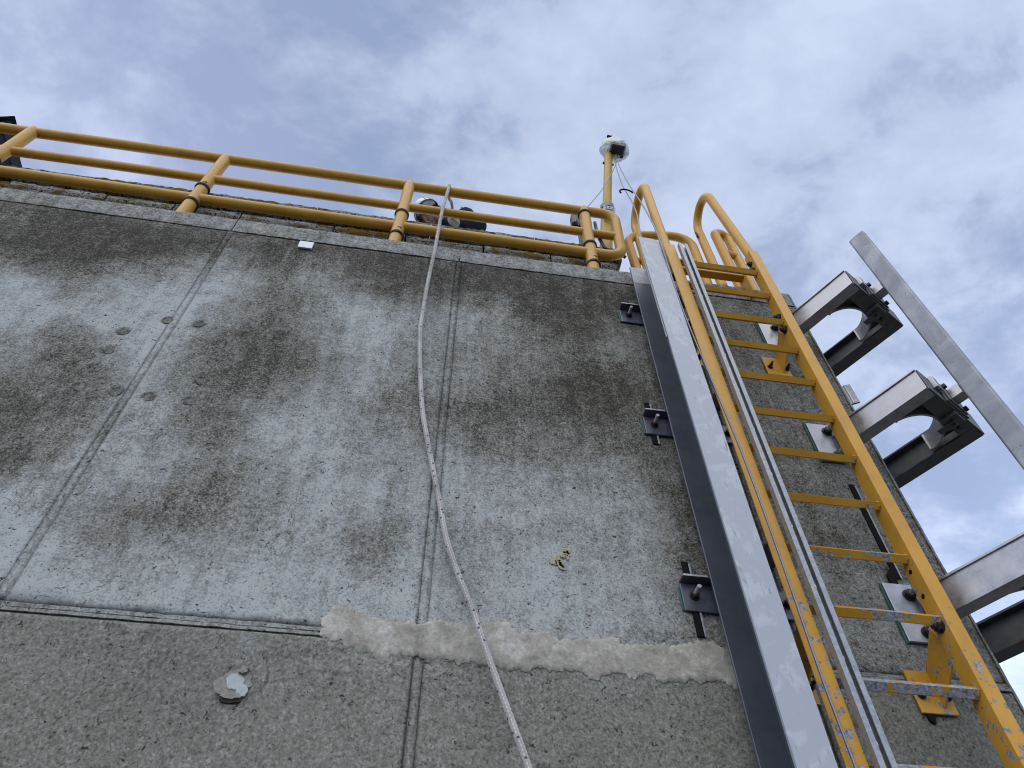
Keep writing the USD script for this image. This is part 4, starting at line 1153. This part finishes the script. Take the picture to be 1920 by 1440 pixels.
def chain(joints, n=14):
    """Union of hulls of spheres along bones [(p, r), (q, r)]."""
    out = []
    for (p, r), (q_, r2) in joints:
        s1 = m3.Manifold.sphere(r, n).translate([float(v) for v in p])
        s2 = m3.Manifold.sphere(r2, n).translate([float(v) for v in q_])
        out.append(m3.Manifold.batch_hull([s1, s2]))
    return m3.Manifold.batch_boolean(out, m3.OpType.Add)


def soft(man, length, it=8):
    t = tri(man.refine_to_length(length))
    t = trimesh.Trimesh(t.vertices, t.faces, process=True)
    trimesh.smoothing.filter_taubin(t, iterations=it)
    return t


HC = np.array([-0.243, 0.545, 7.700])
hu = np.array([-0.66, -0.20, 0.72]); hu /= np.linalg.norm(hu)          # crown direction
hf = np.array([-0.12, -0.80, -0.60]); hf -= hu * (hf @ hu); hf /= np.linalg.norm(hf)   # facing down towards the ground
hr = np.cross(hf, hu)
HP = lambda r, f, u: HC + hr * r + hf * f + hu * u
neck0, neck1 = HP(0, -0.02, -0.09), np.array([-0.055, 0.62, 7.685])
chest, pelvis = np.array([0.06, 0.80, 7.36]), np.array([0.16, 1.02, 6.98])
shA, shB = np.array([0.080, 0.57, 7.80]), np.array([-0.05, 0.88, 7.62])
elA, wrA = np.array([0.20, 0.42, 7.37]), np.array([0.030, 0.375, 7.262])
elB, wrB = np.array([-0.20, 0.70, 7.22]), np.array([-0.15, 0.50, 6.95])
kneeA, ankA, kneeB, ankB = np.array([0.10, 0.92, 6.54]), np.array([0.10, 1.02, 6.15]), np.array([0.28, 0.96, 6.54]), np.array([0.28, 1.06, 6.15])
hipA, hipB = pelvis + [-0.09, 0, -0.04], pelvis + [0.09, 0, -0.04]
head = [((HP(0, -0.015, 0.035), 0.088), (HP(0, 0.005, 0.0), 0.082)), ((HP(0, 0.02, -0.03), 0.068), (HP(0, 0.045, -0.085), 0.040)), ((HP(0, -0.01, -0.03), 0.06), (neck1, 0.062)),
        ((HP(0, 0.086, 0.020), 0.010), (HP(0, 0.113, -0.020), 0.014)), ((HP(-0.016, 0.095, -0.024), 0.009), (HP(0.016, 0.095, -0.024), 0.009)),
        ((HP(-0.040, 0.072, 0.032), 0.012), (HP(0.040, 0.072, 0.032), 0.012)), ((HP(-0.022, 0.078, -0.058), 0.007), (HP(0.022, 0.078, -0.058), 0.007)), ((HP(-0.018, 0.076, -0.068), 0.008), (HP(0.018, 0.076, -0.068), 0.008)),
        ((HP(0, 0.070, -0.098), 0.018), (HP(0, 0.066, -0.10), 0.018)), ((HP(-0.05, 0.045, -0.015), 0.026), (HP(-0.045, 0.04, -0.05), 0.028)), ((HP(0.05, 0.045, -0.015), 0.026), (HP(0.045, 0.04, -0.05), 0.028)),
        ((HP(-0.086, -0.005, 0.012), 0.012), (HP(-0.082, -0.005, -0.025), 0.010)), ((HP(0.086, -0.005, 0.012), 0.012), (HP(0.082, -0.005, -0.025), 0.010))]


def hand_bones(w, d, up, s=1.0):
    """Palm and five bent fingers from wrist w along d, curling towards up."""
    d = d / np.linalg.norm(d)
    up = up - d * (up @ d)
    up /= np.linalg.norm(up)
    sd = np.cross(d, up)
    B = [((w, 0.026), (w + d * 0.075 + sd * 0.022, 0.018)), ((w, 0.026), (w + d * 0.075 - sd * 0.022, 0.018)), ((w + d * 0.07 + sd * 0.03, 0.014), (w + d * 0.07 - sd * 0.03, 0.014))]
    for k, (o, l) in enumerate(((0.030, 0.070), (0.010, 0.080), (-0.010, 0.074), (-0.030, 0.058))):
        a = w + d * 0.082 + sd * o
        b = a + (d * 0.75 + up * 0.65) * l * 0.48
        c = b + (d * -0.2 + up * 0.95) * l * 0.40
        e = c + (d * -0.75 + up * 0.4) * l * 0.28
        B += [((a, 0.0095), (b, 0.009)), ((b, 0.009), (c, 0.0085)), ((c, 0.0085), (e, 0.0078))]
    a = w + d * 0.03 + sd * 0.03
    b = a + (d * 0.5 + sd * 0.6 + up * 0.4) * 0.045
    c = b + (d * 0.7 + up * 0.6) * 0.032
    B += [((a, 0.013), (b, 0.011)), ((b, 0.011), (c, 0.009))]
    return B


hdA, hdB = np.array([-0.75, -0.15, 0.25]), np.array([0.2, -0.5, -0.8])
upA, upB = np.array([0.1, -0.3, 0.9]), np.array([0, -1, 0.3])
handsA, handsB = hand_bones(wrA, hdA, upA), hand_bones(wrB, hdB, upB)
torso = [((neck1, 0.062), (chest, 0.13)), ((shA, 0.070), (shB, 0.070)), ((shA, 0.07), (chest, 0.12)), ((shB, 0.07), (chest, 0.12)), ((chest, 0.13), (pelvis, 0.125)), ((hipA, 0.10), (hipB, 0.10))]
arms = [((shA, 0.056), (elA, 0.045)), ((elA, 0.043), (wrA, 0.028)), ((shB, 0.056), (elB, 0.045)), ((elB, 0.043), (wrB, 0.028))]
legs = [((hipA, 0.088), (kneeA, 0.058)), ((kneeA, 0.055), (ankA, 0.040)), ((hipB, 0.088), (kneeB, 0.058)), ((kneeB, 0.055), (ankB, 0.040))]
feet = [((a + np.array([0, 0.03, -0.02]), 0.038), (a + np.array([-0.02, -0.17, -0.035]), 0.028)) for a in (ankA, ankB)]
body = part(ps, 'body', soft(chain(head + torso + arms + legs + feet + handsA + handsB), 0.012, 6), 'skin', smooth=True)
for s in (-1, 1):
    e = trimesh.creation.icosphere(2, 0.0125)
    e.vertices = e.vertices + HP(0.032 * s, 0.080, 0.012)
    part(body, 'eye', e, 'helmet_white')
    e = trimesh.creation.icosphere(2, 0.0065)
    e.vertices = e.vertices + HP(0.032 * s, 0.0885, 0.010)
    part(body, 'pupil', e, 'black_plastic')
    part(body, 'eyebrow', tube([HP(0.015 * s, 0.092, 0.034), HP(0.035 * s, 0.090, 0.040), HP(0.052 * s, 0.078, 0.034)], 0.0055, 8), 'hair')
part(body, 'mouth', tube([HP(-0.022, 0.0845, -0.063), HP(0, 0.0885, -0.0632), HP(0.022, 0.0845, -0.063)], 0.0028, 8), 'helmet_black')
inf = lambda J, d: [((p, r + d), (q_, r2 + d)) for (p, r), (q_, r2) in J]
jk = soft(chain(inf(torso, 0.022) + inf([((shA, 0.060), (elA, 0.052)), ((elA, 0.052), (wrA * 0.85 + elA * 0.15, 0.040)), ((shB, 0.060), (elB, 0.052)), ((elB, 0.052), (wrB * 0.85 + elB * 0.15, 0.040))], 0.014) + [((neck1, 0.085), (neck1 + (neck0 - neck1) * 0.25, 0.082))]), 0.018, 6)
q = jk.vertices
jk.vertices = q + jk.vertex_normals * ((meshkit.fbm(q * 16, 3, 4) - 0.5) * 0.022)[:, None]
part(body, 'jacket', jk, 'navy_cloth', smooth=True)
part(body, 'trousers', soft(chain(inf(legs, 0.022) + inf([((hipA, 0.10), (hipB, 0.10)), ((pelvis, 0.12), (pelvis + np.array([0, 0, 0.06]), 0.12))], 0.024)), 0.025, 6), 'navy_cloth', smooth=True)
part(body, 'boot', soft(chain(inf(feet[:1], 0.015)), 0.02, 4), 'helmet_black', smooth=True)
part(body, 'boot', soft(chain(inf(feet[1:], 0.015)), 0.02, 4), 'helmet_black', smooth=True)
for (w, hb) in ((wrA, handsA), (wrB, handsB)):
    e_ = elA if hb is handsA else elB
    d = (w - e_) / np.linalg.norm(w - e_)
    part(body, 'glove', soft(chain(inf(hb, 0.004) + [((w - d * 0.055, 0.047), (w, 0.034))]), 0.006, 4), 'glove', smooth=True)
# shoulder strap with pale trim
part(body, 'strap', tube([shA + [-0.045, -0.085, 0.005], shA + [-0.02, -0.05, 0.075], shA + [0.01, 0.03, 0.10], shA + [0.03, 0.12, 0.07]], 0.011, 8), 'reflective_tape')
# helmet: shell, brim, trim, chin strap
sh = trimesh.creation.icosphere(4, 1.0)
q = sh.vertices
keep = q[:, 2] > -0.12
F = sh.faces[keep[sh.faces].all(1)]
q2 = q * np.array([0.116, 0.138, 0.122])
q2[:, 2] += 0.012 * np.exp(-(q[:, 0] / 0.25) ** 2) * np.clip(q[:, 2], 0, 1)
m = trimesh.Trimesh(q2, F, process=False)
m.remove_unreferenced_vertices()
fr_ = np.stack([hr, hf, hu])
inner = m.copy()
inner.vertices = inner.vertices * 0.955
inner.invert()
shell = trimesh.util.concatenate([m, inner])
shell.vertices = shell.vertices @ fr_ + HP(0, -0.008, 0.045)
hel = part(body, 'helmet', shell, 'helmet_white', smooth=40)
ring = [HP(0.118 * math.cos(t), -0.008 + (0.142 + (0.035 if math.sin(t) > 0 else 0) * math.sin(t)) * math.sin(t), 0.034 - 0.010 * max(math.sin(t), 0)) for t in np.linspace(0, 2 * math.pi, 40, endpoint=False)]
part(hel, 'brim', tube(ring, 0.006, 8, closed=True), 'helmet_black')
part(hel, 'brim_peak', trimesh.convex.convex_hull(np.array([HP(0.105 * math.cos(t), -0.008 + (0.125 + f * 0.045) * math.sin(t), 0.036 + d) for t in np.linspace(0.35, math.pi - 0.35, 12) for f, d in ((0, 0.0), (1, -0.010), (0, 0.006), (1, -0.004))])), 'helmet_white')
for off in (0.045, -0.050):
    part(hel, 'trim', tube([HP(off * 1.0 + 0.008 * math.sin(3 * t), -0.008 + 0.139 * math.cos(t) * math.sqrt(1 - (off / 0.12) ** 2), 0.047 + 0.124 * math.sin(t) * math.sqrt(1 - (off / 0.125) ** 2)) for t in np.linspace(0.15, math.pi - 0.15, 24)], 0.0045, 8), 'helmet_black')
part(hel, 'headlamp_strap', tube([HP(0.1195 * math.cos(t) * 0.985, -0.008 + 0.1415 * math.sin(t) * 0.985, 0.060) for t in np.linspace(0, 2 * math.pi, 40, endpoint=False)], 0.0055, 8, closed=True), 'helmet_black')
for s in (-1, 1):
    part(hel, 'chin_strap', tube([HP(0.105 * s, -0.01, 0.03), HP(0.094 * s, 0.005, -0.03), HP(0.066 * s, 0.030, -0.085), HP(0.0, 0.045, -0.125)], 0.004, 8), 'helmet_black')
    part(hel, 'ear_pad', trimesh.Trimesh(*[(lambda t: (t.vertices * [0.020, 0.036, 0.042] @ fr_ + HP(0.108 * s, -0.008, -0.004), t.faces))(trimesh.creation.icosphere(3, 1.0))][0], process=False), 'helmet_black')
